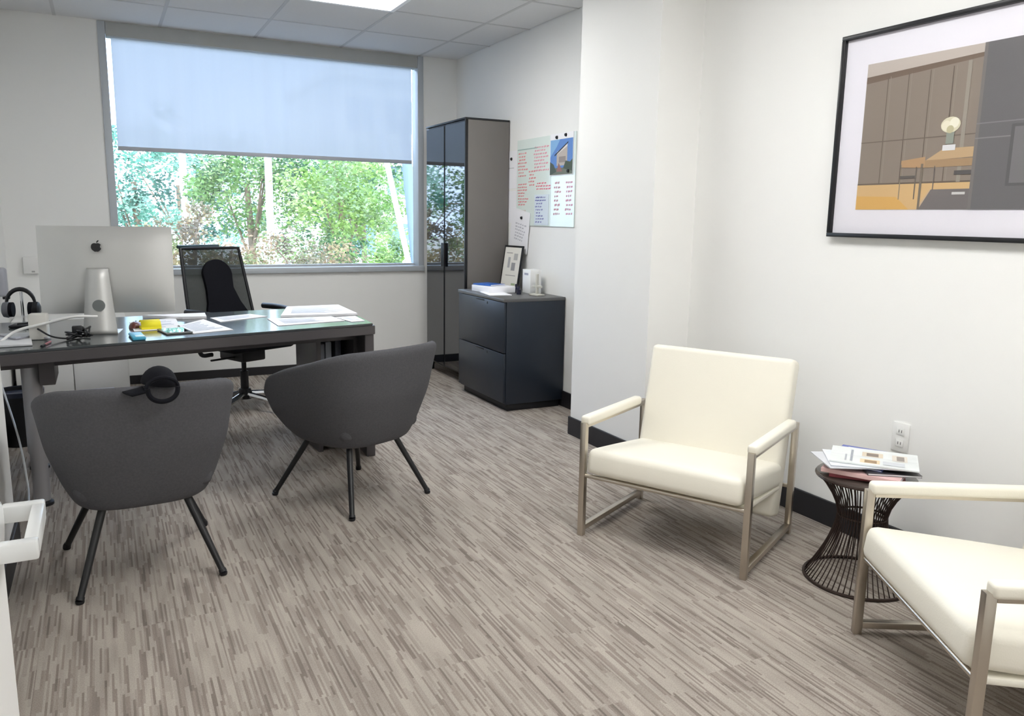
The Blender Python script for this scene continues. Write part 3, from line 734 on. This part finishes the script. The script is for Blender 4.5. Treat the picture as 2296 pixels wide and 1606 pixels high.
ZC = zt_+.0225
def on_cab(x, y): return (2.36+y, 5.10-x, ZC)
pf = thing('photo_stand', 'black framed sketch leaning on the filing cabinet', 'picture frame', on_cab(-.30, .375), R(-82))
Ms = Matrix.Rotation(R(-9), 4, 'X')
bobj('frame', (-.12, .12, -.006, .006, 0, .33), BLACKM, pf, .003, M=Ms)
ob = flat_print('sketch', [(rect(-.105, .015, .105, .315), (226, 224, 216)), (rect(-.06, .10, .07, .104), (120, 120, 124)), (rect(-.05, .16, -.02, .24), (170, 170, 172)), (rect(.0, .14, .05, .2), (150, 150, 152)), (rect(.02, .22, .07, .27), (178, 178, 176)), (rect(.03, .03, .08, .045), (160, 176, 140)), (rect(-.08, .27, .0, .274), (110, 110, 112))], INK, pf, off=.0062)
ob.rotation_euler = (R(-9), 0, 0)
bx = thing('paper_tray', 'white box of papers on the filing cabinet', 'box', on_cab(-.12, .15), R(-86))
bobj('body', (-.13, .13, -.10, .12, 0, .045), PAPER, bx, .004); flat_print('top_print', [(rect(-.1, -.08, .1, .1), (228, 230, 238))], INK, bx, 'xy', .0455)
bb = thing('booklet', 'bright blue booklet on top of the paper box', 'book', (on_cab(-.15, .15)[0], on_cab(-.15, .15)[1], ZC+.047), R(-70))
bobj('cover', (-.11, .07, -.07, .08, 0, .009), mat('royal_blue_print', (44, 96, 178), .35, var=.15), bb, .001); bobj('pages', (-.108, .072, -.068, .078, .002, .007), PAPER, bb, 0)
kl = thing('leaflet', 'loose white leaflet near the front of the filing cabinet top', 'paper', on_cab(.05, .10), R(-100))
bobj('sheet', (-.14, .12, -.08, .08, 0, .006), PAPER, kl, .001)
wbx = thing('small_carton', 'small white carton behind the papers on the filing cabinet', 'carton', on_cab(.05, .38), R(-90))
bobj('carton', (-.06, .06, -.04, .05, 0, .17), WHITEP, wbx, .003); flat_print('label', [(rect(-.03, .13, .03, .145), (160, 160, 176))], INK, wbx, off=.0405)
cx_ = thing('cross_stand', 'pale stone cross ornament on the filing cabinet', 'ornament', on_cab(.23, .33), R(-80))
STONE = mat('pale_stone', (196, 194, 184), .7)
bobj('upright', (-.009, .009, -.009, .009, .012, .15), STONE, cx_); bobj('arm', (-.05, .05, -.008, .008, .055, .072), STONE, cx_); bobj('foot', (-.05, .05, -.03, .03, 0, .012), STONE, cx_)
for k, (x, y) in enumerate(((.0, .22), (.11, .25))):
    ik = obj('ink_bottle', lathe(bmesh.new(), [(.017, 0), (.017, .035), (.009, .042), (.009, .058), (.004, .06)], 14), mat('ink_dark_%d' % k, ((30, 32, 52), (24, 26, 48))[k], .25), None, auto=True)
    ik.location = on_cab(x, y) if k else (on_cab(-.0, .24)[0], on_cab(.0, .24)[1], ZC+.0)
    if k == 0: ik.location = on_cab(-.03, .30)
    tag(ik, ['small dark bottle beside the leaning sketch', 'small dark bottle in front of the white carton'][k], 'bottle', 'dark bottles on the filing cabinet')

# ------------------------------------------------------------------ glass board and notes on the alcove wall
gb = thing('glass_board', 'pale green glass board covered in red handwriting', 'board', (RA, 5.06, 1.565), R(-90))
GB = mat('green_glass_board', (224, 236, 231), .12, var=.02, spec=.6)
bw, bh = .41, .313
obj('board_panel', bbox(-bw, .105, -.008, -.001, -bh, bh, .001, 1), GB, gb); obj('board_panel', bbox(.108, bw+.02, -.008, -.001, -bh, bh, .001, 1), GB, gb)
rnd = random.Random(11); pol = []
def scribble(x0, z0, x1, z1, n, c):
    for k in range(n):
        z = z1-(z1-z0)*(k+.5)/n; x = x0+rnd.uniform(0, .02); e = x1-rnd.uniform(0, .35)*(x1-x0); hh = (z1-z0)/n*.36
        while x < e:
            w = rnd.uniform(.012, .035); pol.append(([(x, z-hh*rnd.uniform(.5, 1)), (x+w, z-hh*.4), (x+w, z+hh*rnd.uniform(.4, 1)), (x, z+hh*.5)], c)); x += w+rnd.uniform(.006, .012)
RED, MAG = (228, 148, 152), (224, 158, 172)
scribble(-.395, .04, -.25, .225, 8, RED); scribble(-.15, .07, .08, .255, 8, MAG); scribble(-.395, -.17, -.24, .0, 8, RED)
scribble(-.22, -.03, -.12, .09, 5, RED); scribble(-.11, -.06, .1, .0, 3, (232, 120, 140)); scribble(-.39, -.25, -.24, -.19, 2, (196, 172, 160))
scribble(.15, -.24, .25, .0, 8, (206, 160, 170)); scribble(.31, -.24, .41, .0, 8, (214, 160, 180))
pol.append((rect(-.40, .238, -.1, .245), (150, 180, 176)))
tag(flat_print('red_writing', pol, INK, gb, off=.0085, step=.000003), kind='stuff')
def pin(parent, x, z, y=-.012, c=BLACKP, nm='magnet'):
    return obj(nm, tube(bmesh.new(), [(x, y, z), (x, y-.01, z)], [.012, .009], 14), c, parent, auto=True)
po = thing('photo_poster', 'photograph of a building under blue sky pinned on the glass board', 'poster', (RA-.0095, 4.81, 1.745), R(-90))
obj('sheet', bbox(-.155, .155, -.002, 0, -.145, .135), PAPER, po)
pol = [(rect(-.15, -.14, .15, .095), (98, 140, 206)), ([(-.15, .095), (-.15, -.02), (-.06, .05), (-.02, .095)], (134, 180, 224)), ([(-.06, -.08), (.08, -.08), (.08, .045), (-.06, -.005)], (190, 180, 172)),
       ([(-.06, -.005), (.08, .045), (.08, .06), (-.06, .012)], (226, 222, 216)), ([(-.09, -.005), (.09, .075), (.09, .066), (-.09, -.016)], (40, 44, 60)), (rect(-.03, -.06, .06, -.02), (150, 140, 136)),
       (rect(-.15, -.14, .15, -.095), (110, 116, 104)), ([(-.15, -.14), (-.15, -.05), (-.1, -.07), (-.06, -.12)], (74, 86, 78)), ([(.03, -.1), (.06, -.05), (.12, -.06), (.15, -.04), (.15, -.12)], (70, 82, 66)), ([(-.06, -.12), (-.03, -.06), (.02, -.12)], (150, 108, 104))]
flat_print('photo_print', pol, INK, po, off=.0025)
pin(po, -.06, .11, -.0035); pin(po, .06, .118, -.0035); pin(po, .1, -.12, -.0035)
bl = thing('note_sheet', 'note sheet with blue handwriting on the glass board', 'note', (RA-.0095, 5.07, 1.355), R(-90))
obj('sheet', bbox(-.11, .10, -.0015, 0, -.095, .12), mat('pale_blue_paper', (214, 226, 236), .7), bl)
pol = []; scribble(-.10, -.085, .03, .112, 9, (136, 140, 190)); scribble(-.10, .07, .08, .11, 2, (124, 130, 180))
tag(flat_print('blue_writing', pol, INK, bl, off=.002, step=.000003), kind='stuff')
sk = thing('note_sheet', 'tilted white sheet pinned under the glass board', 'note', (RA-.0105, 5.385, 1.21), R(-90))
sk.rotation_euler = (0, R(9), R(-90))
obj('sheet', bbox(-.165, .125, -.0015, 0, -.155, .155), PAPER, sk)
pol = []; scribble(-.1, -.08, .06, .06, 6, (196, 196, 204)); flat_print('pencil_marks', pol, INK, sk, off=.002, step=.000003); pin(sk, .0, .1, -.0025)
s2 = thing('note_sheet', 'blank white sheet pinned left of the glass board', 'note', (RA-.001, 5.57, 1.66), R(-90))
obj('sheet', bbox(-.1, .105, -.0015, 0, -.13, .15), PAPER, s2); pin(s2, .0, .09, -.0025); flat_print('pencil_marks', [(rect(-.05, .02, .04, .024), (176, 176, 176))], INK, s2, off=.002)
s3 = thing('note_sheet', 'plain white lower sheet beside the tall cabinet', 'note', (RA-.001, 5.57, 1.39), R(-90))
obj('sheet', bbox(-.1, .105, -.0015, 0, -.12, .12), PAPER, s3)

# ------------------------------------------------------------------ framed picture
pc = thing('framed_picture', 'large black framed interior photograph with white mat', 'picture', (RD-.001, 1.86, 1.652), R(-90))
x0, x1, zz = -.566, .566, .400
fw = .017
for nm, dm in (('frame_bar', (x0, x1, -.03, 0, zz-fw, zz)), ('frame_bar', (x0, x1, -.03, 0, -zz, -zz+fw)), ('frame_bar', (x0, x0+fw, -.03, 0, -zz+fw, zz-fw)), ('frame_bar', (x1-fw, x1, -.03, 0, -zz+fw, zz-fw))):
    bobj(nm, dm, BLACKM, pc, .002)
obj('mat_board', bbox(x0+fw, x1-fw, -.012, -.004, -zz+fw, zz-fw), mat('mat_board_white', (238, 236, 244), .8, var=.01), pc)
px0, px1, pz0, pz1 = -.442, .442, -.288, .276
pol = [(rect(px0, pz0, px1, pz1), (146, 134, 124))]
xd = .035      # where the dark wall begins
W_, E_ = px0, xd
pol += [([(W_, pz1), (E_, pz1), (E_, pz1-.035), (W_, pz1-.055)], (196, 186, 178)), ([(W_, pz1-.05), (E_, pz1-.03), (E_, pz1-.045), (W_, pz1-.075)], (122, 106, 94))]
for x in (-.345, -.255, -.165, -.075): pol.append((rect(x, -.19, x+.004, pz1-.06), (112, 100, 92))); pol.append((rect(x+.012, -.19, x+.015, pz1-.06), (154, 144, 132)))
pol += [(rect(W_, -.028, E_, -.024), (118, 106, 98)), (rect(W_, -.192, E_, -.186), (112, 98, 88)), (rect(-.02, -.19, -.005, pz1-.05), (160, 152, 142))]
pol += [(rect(W_, pz0, E_, -.192), (218, 184, 134)), ([(W_, pz0), (-.20, pz0), (-.26, -.24), (W_, -.235)], (222, 178, 106)), ([(-.16, pz0), (E_, pz0), (E_, -.215), (-.115, -.215)], (122, 116, 116)), ([(-.17, pz0), (-.16, pz0), (-.115, -.215), (-.12, -.215)], (206, 180, 150))]
pol += [([(-.15, -.11), (-.08, -.07), (E_, -.07), (E_, -.105)], (196, 168, 132)), (rect(-.15, -.135, E_, -.108), (172, 144, 112)), ([(-.25, -.105), (-.15, -.095), (-.15, -.135), (-.25, -.13)], (186, 152, 116)),
        (rect(-.165, pz0, -.155, -.12), (128, 118, 106)), (rect(-.25, -.25, -.246, -.12), (150, 138, 120)), (rect(-.185, -.25, -.18, -.13), (120, 112, 104)), (rect(-.11, -.22, -.106, -.13), (120, 112, 108)), (rect(-.25, -.172, -.185, -.162), (104, 98, 94)), (rect(-.03, -.165, E_, -.15), (96, 92, 92)), (rect(-.03, -.235, .02, -.226), (214, 212, 210))]
def disc(cx, cz, rx, rz, n=18): return [(cx+rx*math.cos(2*math.pi*k/n), cz+rz*math.sin(2*math.pi*k/n)) for k in range(n)]
pol += [(rect(-.075, -.055, -.045, -.01), (150, 156, 146)), (rect(-.085, -.078, -.035, -.058), (226, 226, 228)), (disc(-.062, .012, .038, .028), (222, 216, 190)), (disc(-.078, .01, .018, .018), (236, 230, 208)), (disc(-.048, .018, .018, .018), (240, 236, 218)), (disc(-.062, -.004, .014, .014), (196, 190, 156))]
pol += [(rect(xd, pz0, px1, pz1), (112, 110, 112)), (rect(xd, pz0, xd+.012, pz1), (126, 122, 120)), (rect(xd, .004, px1, .008), (134, 132, 134)), (rect(xd, -.046, px1, -.042), (140, 138, 138)), (rect(.16, -.21, px1-.02, -.005), (98, 96, 98)), (rect(.172, -.2, px1-.03, -.015), (124, 122, 124))]
flat_print('photo_print', pol, INKG, pc, off=.0122, step=.00008)
obj('glazing', bbox(x0+fw, x1-fw, -.020, -.018, -zz+fw, zz-fw), pane_mat('picture_glazing', ior=1.15), pc)

ol = thing('wall_outlet', 'white double power outlet above the magazine table', 'outlet', (RD, 2.0, .48), R(-90))
bobj('cover_plate', (-.037, .037, -.006, 0, -.058, .058), WHITEP, ol, .002)
for z in (-.024, .024):
    r_ = bobj('receptacle', (-.017, .017, -.0085, -.006, z-.015, z+.015), WHITEP, ol, .002)
    for x in (-.006, .006): bobj('slot', (x-.0012, x+.0012, -.0088, -.0085, z-.005, z+.006), BLACKP, r_, 0)

# ------------------------------------------------------------------ cream armchairs (origin at the front, local y runs to the back)
def armchair(loc, ang, label):
    t = thing('armchair', label, 'armchair', loc, R(ang-90), 'cream leather armchairs')
    W, Dp, HA, b = .36, .58, .487, .0125
    for s in (-1, 1):
        x = s*(W-b)
        bm = bmesh.new()
        box(bm, x-b, x+b, 0, .028, 0, HA); box(bm, x-b, x+b, Dp-.028, Dp, 0, HA)
        fr = bobj('side_frame', (x-b, x+b, 0, .026, 0, HA), STEEL, t, .0015)
        bobj('leg', (x-b, x+b, Dp-.026, Dp, 0, HA), STEEL, fr, .0015)
        bobj('top_rail', (x-b, x+b, .026, Dp-.026, HA-.022, HA), STEEL, fr, .0015)
        bobj('bottom_rail', (x-b, x+b, .026, Dp-.026, .022, .044), STEEL, fr, .0015)
        bm.free()
        obj('arm_pad', bbox(x-.021, x+.021, .012, Dp-.075, HA-.012, HA+.026, .012, 4), LEATHER, t, auto=True)
    tobj('cross_rod', [(-W+2*b, .014, .262), (W-2*b, .014, .262)], .0085, STEEL, t, 12)
    tobj('cross_rod', [(-W+2*b, Dp-.02, .21), (W-2*b, Dp-.02, .21)], .0085, STEEL, t, 12)
    # seat cushion, slightly sloping back
    bm = bbox(-.328, .328, -.012, .50, 0, .108, .03, 5)
    bmesh.ops.subdivide_edges(bm, edges=[e for e in bm.edges if e.calc_length() > .25], cuts=4, use_grid_fill=True)
    for v in bm.verts:
        if v.co.z > .1: v.co.z += .010*(1-(v.co.x/.33)**2)*(1-((v.co.y-.24)/.27)**2)
    bmesh.ops.transform(bm, matrix=Matrix.Translation((0, .0, .275)) @ Matrix.Rotation(R(-7), 4, 'X'), verts=bm.verts[:])
    st_ = obj('seat', bm, LEATHER, t, auto=True)
    bobj('seat_pan', (-.325, .325, .02, .47, .243, .262), LEATHER, t, .006, M=Matrix.Rotation(R(-4), 4, 'X'))
    bm = bbox(-.323, .323, -.05, .05, 0, .665, .024, 5)
    bmesh.ops.transform(bm, matrix=Matrix.Translation((0, .47, .092)) @ Matrix.Rotation(R(-13), 4, 'X'), verts=bm.verts[:])
    obj('backrest', bm, LEATHER, t, auto=True)
    return t
armchair((1.868, 2.365, 0), 28, 'cream leather armchair beside the wall column')
armchair((1.913, 1.313, 0), -30, 'cream leather armchair cut off at the right edge')

# ------------------------------------------------------------------ wire side table with magazines
TX, TY, TH = 2.43, 1.885, .405
tb = thing('side_table', 'round bronze wire side table between the armchairs', 'side table', (TX, TY, 0))
bm = bmesh.new(); NW = 56
def wire_r(z):
    q = z/TH; return .085+.100*abs((q-.62)/.62)**1.6 if q < .62 else .085+.085*((q-.62)/.38)**1.7
for k in range(NW):
    a0 = 2*math.pi*k/NW
    tube(bm, [(wire_r(z)*math.cos(a0+.35*z), wire_r(z)*math.sin(a0+.35*z), z) for z in [.006+(TH-.012)*i/11 for i in range(12)]], .0022, 5)
tag(obj('wire_cage', bm, BRONZE, tb, smooth=True), kind='stuff')
def ring(r, z, rr=.005): return [(r*math.cos(2*math.pi*k/40), r*math.sin(2*math.pi*k/40), z) for k in range(40)]
tobj('base_ring', ring(wire_r(0), .006), .006, BRONZE, tb, 8, True); tobj('waist_ring', ring(.083, TH*.62), .004, BRONZE, tb, 8, True); tobj('top_ring', ring(wire_r(TH), TH-.006), .005, BRONZE, tb, 8, True)
obj('tabletop', lathe(bmesh.new(), [(.165, TH-.008), (.172, TH-.004), (.172, TH), (.168, TH+.003)], 40), mat('bronze_glass', (70, 62, 58), .1), tb, auto=True)
MZ = [('red magazine at the bottom of the stack on the side table', .014, .19, .25, 40, (.0, .0), (150, 70, 78)), ('pale pink magazine near the bottom of the stack', .016, .2, .26, 28, (-.02, -.01), (226, 190, 188)),
      ('dark patterned magazine sticking out on the right of the stack', .008, .18, .25, -35, (.05, -.03), (60, 58, 62)), ('blue magazine sticking out behind the stack', .006, .19, .27, -62, (.03, .05), (78, 92, 170)),
      ('light grey brochure fanned out on the left of the stack', .004, .2, .27, 62, (-.03, .02), (206, 208, 214)), ('white brochure under the top magazine', .004, .2, .27, 50, (-.01, .0), (226, 230, 236)),
      ('white open magazine with small pictures on top of the stack', .006, .21, .29, 38, (.02, -.01), (222, 226, 226))]
zc = TH+.0045
for k, (lab, th, w, l, a, (ox, oy), c) in enumerate(MZ):
    t = thing('magazine', lab, 'magazine', (TX+ox, TY+oy, zc), R(a), 'magazines on the side table')
    bobj('pages', (-w/2+.002, w/2-.003, -l/2+.002, l/2-.002, .001, th-.0015), PAPER, t, 0)
    CM = mat('cover_%d' % k, c, .3, var=.12, scale=14)
    bobj('cover', (-w/2, w/2, -l/2, l/2, th-.0014, th-.0002), CM, t, 0); bobj('back_cover', (-w/2, w/2, -l/2, l/2, 0, .0009), CM, t, 0); bobj('spine', (-w/2-.001, -w/2+.001, -l/2, l/2, .001, th-.0014), CM, t, 0)
    if k == 3: flat_print('cover_print', [(rect(-.07, .06, .06, .115), (216, 222, 238)), (rect(-.08, -.1, .08, -.06), (52, 62, 120))], INKG, t, 'xy', th)
    if k == 6:
        pol = [(rect(-.085, -.02, -.035, .045), (226, 206, 168)), (rect(-.08, -.01, -.045, .03), (150, 120, 82)), (rect(.0, -.03, .06, .04), (214, 200, 178)), (rect(.008, -.015, .05, .025), (128, 112, 100)), (rect(-.02, -.11, .06, -.06), (220, 212, 200)), (rect(-.01, -.1, .05, -.075), (140, 130, 122)),
               (rect(-.085, .07, .07, .078), (150, 156, 166)), (rect(-.085, .09, .0, .096), (170, 174, 182)), (rect(-.085, -.1, -.04, -.03), (200, 204, 210)), (rect(-.012, -.14, -.01, .14), (196, 200, 204))]
        flat_print('page_print', pol, INKG, t, 'xy', th)
    if k == 2: flat_print('cover_print', [(rect(-.08, -.1+.045*q, .08, -.085+.045*q), (150, 130, 128) if q % 2 else (24, 24, 28)) for q in range(5)], INKG, t, 'xy', th)
    zc += th+.0006

# ------------------------------------------------------------------ outdoors
GROUND = mat('outside_ground', (176, 172, 160), .9, var=.2, scale=.6)
GZ = -1.2
bm = bmesh.new(); box(bm, -40, 60, D+.6, 90, GZ-.3, GZ)
tag(obj('outdoor_ground', bm, GROUND), 'pale paved ground outside the window', 'ground', kind='structure')

def leaf_mat():
    m = bpy.data.materials.new('tree_leaves'); m.use_nodes = True; n = m.node_tree; n.nodes.clear()
    o = n.nodes.new('ShaderNodeOutputMaterial'); a = n.nodes.new('ShaderNodeVertexColor'); a.layer_name = 'Col'
    d = n.nodes.new('ShaderNodeBsdfPrincipled'); d.inputs['Roughness'].default_value = .4; t = n.nodes.new('ShaderNodeBsdfTranslucent'); mx = n.nodes.new('ShaderNodeMixShader'); mx.inputs[0].default_value = .4
    n.links.new(a.outputs[0], d.inputs['Base Color']); n.links.new(a.outputs[0], t.inputs[0])
    n.links.new(d.outputs[0], mx.inputs[1]); n.links.new(t.outputs[0], mx.inputs[2]); n.links.new(mx.outputs[0], o.inputs[0]); return m
LEAF = leaf_mat()
PALS = {'green': [(104, 139, 75), (127, 155, 93), (77, 113, 76), (149, 171, 116), (65, 98, 67)], 'teal': [(88, 143, 119), (117, 163, 140), (155, 194, 171), (66, 105, 89)],
        'brown': [(143, 120, 91), (116, 109, 85), (163, 148, 109), (106, 96, 80), (127, 135, 91)], 'lime': [(138, 166, 86), (158, 180, 114), (112, 143, 76), (130, 152, 106)]}
def tree(label, x, y, zc, rx, rz, n, pal, seed, group, size=.075, ry=None, name='broadleaf_tree'):
    rnd = random.Random(seed); ry = ry or rx*.8
    t = thing(name, label, 'tree' if 'tree' in name else 'shrub', (x, y, GZ), 0, group)
    V, Fc, cols = [], [], []
    nclump = max(10, n//90)
    cl = []
    for _ in range(nclump):
        while True:
            p = Vector((rnd.uniform(-1, 1), rnd.uniform(-1, 1), rnd.uniform(-1, 1)))
            if p.length < 1: break
        cl.append((Vector((p.x*rx, p.y*ry, zc-GZ+p.z*rz)), rnd.uniform(.16, .34)*min(rx, 1.2), lin(rnd.choice(PALS[pal]))))
    for _ in range(n):
        c, r, col = rnd.choice(cl)
        d = Vector((rnd.gauss(0, 1), rnd.gauss(0, 1), rnd.gauss(0, 1))).normalized()*r*rnd.random()**.4
        p = c+d
        if p.z < .02: continue
        a = Vector((rnd.gauss(0, 1), rnd.gauss(0, 1), rnd.gauss(0, .5))).normalized(); b = a.cross(Vector((rnd.gauss(0, 1), rnd.gauss(0, 1), rnd.gauss(0, 1)))).normalized()
        s = size*rnd.uniform(.6, 1.25); i0 = len(V)
        V += [tuple(p-a*s*.5), tuple(p+b*s*.25), tuple(p+a*s*.5), tuple(p-b*s*.25)]; Fc.append((i0, i0+1, i0+2, i0+3))
        f = rnd.uniform(.75, 1.25); cols.append(tuple(min(1, v*f) for v in col))
    me = bpy.data.meshes.new('foliage'); me.from_pydata(V, [], Fc); at = me.color_attributes.new('Col', 'FLOAT_COLOR', 'CORNER')
    flat = []
    for c in cols: flat += [*c, 1]*4
    at.data.foreach_set('color', flat)
    tag(mesh_obj('foliage', me, LEAF, t), kind='stuff')
    tobj('trunk', smooth_path([(0, 0, 0), (.04, .02, (zc-GZ)*.5), (-.02, 0, zc-GZ)], 5), [.07*min(1, rx)*(1-.6*i/10)+.012 for i in range(11)], LEAFB, t, 8)
    for k in range(5):
        c = cl[k][0]; tobj('branch', [(0, 0, (zc-GZ)*.6), tuple(Vector((0, 0, zc-GZ))*.5+c*.5), tuple(c)], [.022, .014, .006], LEAFB, t, 6)
    return t
G1 = 'trees outside the window'
tree('airy blue-green tree at the far left of the window view', .5, 13.5, 1.75, .95, .85, 3400, 'teal', 1, G1, .085)
tree('green tree left of centre in the window view', 2.0, 12.6, 1.75, 1.05, .8, 6500, 'green', 2, G1)
tree('bright green tree right of centre in the window view', 3.15, 11.6, 1.55, .95, .75, 6500, 'lime', 3, G1)
tree('tall pale tree behind the bright green tree', 4.6, 15.5, 1.9, 1.5, 1.0, 5500, 'green', 4, G1, .09)
tree('loose tree at the far right beyond the leaning poles', 6.6, 14.0, 1.4, 1.5, 1.2, 3200, 'teal', 5, G1, .09)
tree('broad tree far left beyond the window edge', -2.2, 14.5, 1.6, 1.7, 1.4, 3600, 'green', 6, G1, .09)
tree('green tree outside left of the desk wall', -5.2, 13.5, 1.5, 1.7, 1.4, 2600, 'green', 16, G1, .1)
tree('wide hazy tree in the back row left of centre', 1.6, 19.5, 1.9, 2.2, 1.7, 6500, 'teal', 21, G1, .11)
tree('wide hazy tree in the back row right of centre', 5.2, 20.5, 1.7, 2.2, 1.6, 6500, 'green', 22, G1, .11)
tree('wide hazy tree in the back row at the far left', -2.6, 20.0, 1.8, 2.2, 1.7, 5000, 'green', 23, G1, .11)
G2 = 'shrubs outside the window'
tree('brownish twiggy shrub below the left tree', .95, 10.3, .75, .7, .6, 4200, 'brown', 7, G2, .06, name='shrub')
tree('dark brown shrub behind the office chair', 2.15, 9.9, .55, .75, .5, 5000, 'brown', 8, G2, .055, name='shrub')
tree('bright lime shrub at the lower right of the window', 3.35, 9.9, .55, .55, .45, 4200, 'lime', 9, G2, .06, name='shrub')
tree('teal shrub at the lower left of the window', .15, 9.4, .6, .5, .55, 3400, 'teal', 10, G2, .055, name='shrub')
tree('mid green shrub in the lower middle of the window', 2.9, 10.8, .45, .7, .55, 4500, 'green', 11, G2, .06, name='shrub')
tree('green shrub outside beyond the left wall', -1.3, 10.2, .6, .9, .7, 2400, 'green', 12, G2, .06, name='shrub')
tree('green shrub outside beyond the tall cabinet', 4.7, 10.6, .6, .9, .7, 2400, 'green', 13, G2, .06, name='shrub')
POSTM = mat('white_post_paint', (236, 238, 242), .5, var=.04)
for k, (x, y, lab) in enumerate(((1.14, 13.0, 'white lamp post left of centre behind the trees'), (2.10, 11.5, 'white lamp post in the middle of the window view'))):
    t = thing('lamp_post', lab, 'lamp post', (x, y, GZ), 0, 'white lamp posts outside')
    obj('pole', lathe(bmesh.new(), [(.06, 0), (.055, .4), (.045, 5.2)], 16), POSTM, t, auto=True)
    obj('base', lathe(bmesh.new(), [(.15, 0), (.15, .12), (.1, .2)], 16), POSTM, t, auto=True); obj('lamp_head', bbox(-.12, .12, -.5, .05, 5.2, 5.3, .02), POSTM, t, auto=True)
t = thing('leaning_pole', 'slim white pole leaning beside the right window edge', 'pole', (3.66, 9.0, GZ)); tobj('pole', [(0, 0, 0), (-.80, 0, 3.6)], .032, POSTM, t, 12); obj('socket', lathe(bmesh.new(), [(.08, 0), (.07, .1)], 12), LEGM, t)
t = thing('leaning_pole', 'broad grey blue pole beside the right window edge', 'pole', (3.57, 9.0, GZ)); tobj('pole', [(0, .2, 0), (-.33, .2, 3.6)], .06, mat('grey_blue_post', (104, 120, 146), .6), t, 14); obj('socket', lathe(bmesh.new(), [(.1, 0), (.09, .1)], 12, (0, .2, 0)), LEGM, t)
bd = thing('office_building', 'white office building far away at the right of the window', 'building', (12.5, 30, GZ))
BW = mat('building_white', (232, 232, 228), .7, var=.03); BG = mat('building_glass', (96, 120, 140), .1, var=.2)
bobj('wall', (-4.6, 8, 0, 8, 0, 7.5), BW, bd, 0); bobj('cornice', (-4.8, 8.2, -.3, 8.2, 7.5, 7.8), BW, bd, 0); bobj('eave_band', (-4.8, 8.2, -.6, 0, 4.35, 4.6), BW, bd, 0)
for fl in range(3):
    for k in range(8):
        x = -4.1+1.5*k; z = 1.0+2.3*fl
        w_ = bobj('window', (x, x+1.0, -.05, .02, z, z+1.2), BG, bd, 0); bobj('mullion', (x+.47, x+.53, -.08, -.05, z, z+1.2), BW, w_, 0)
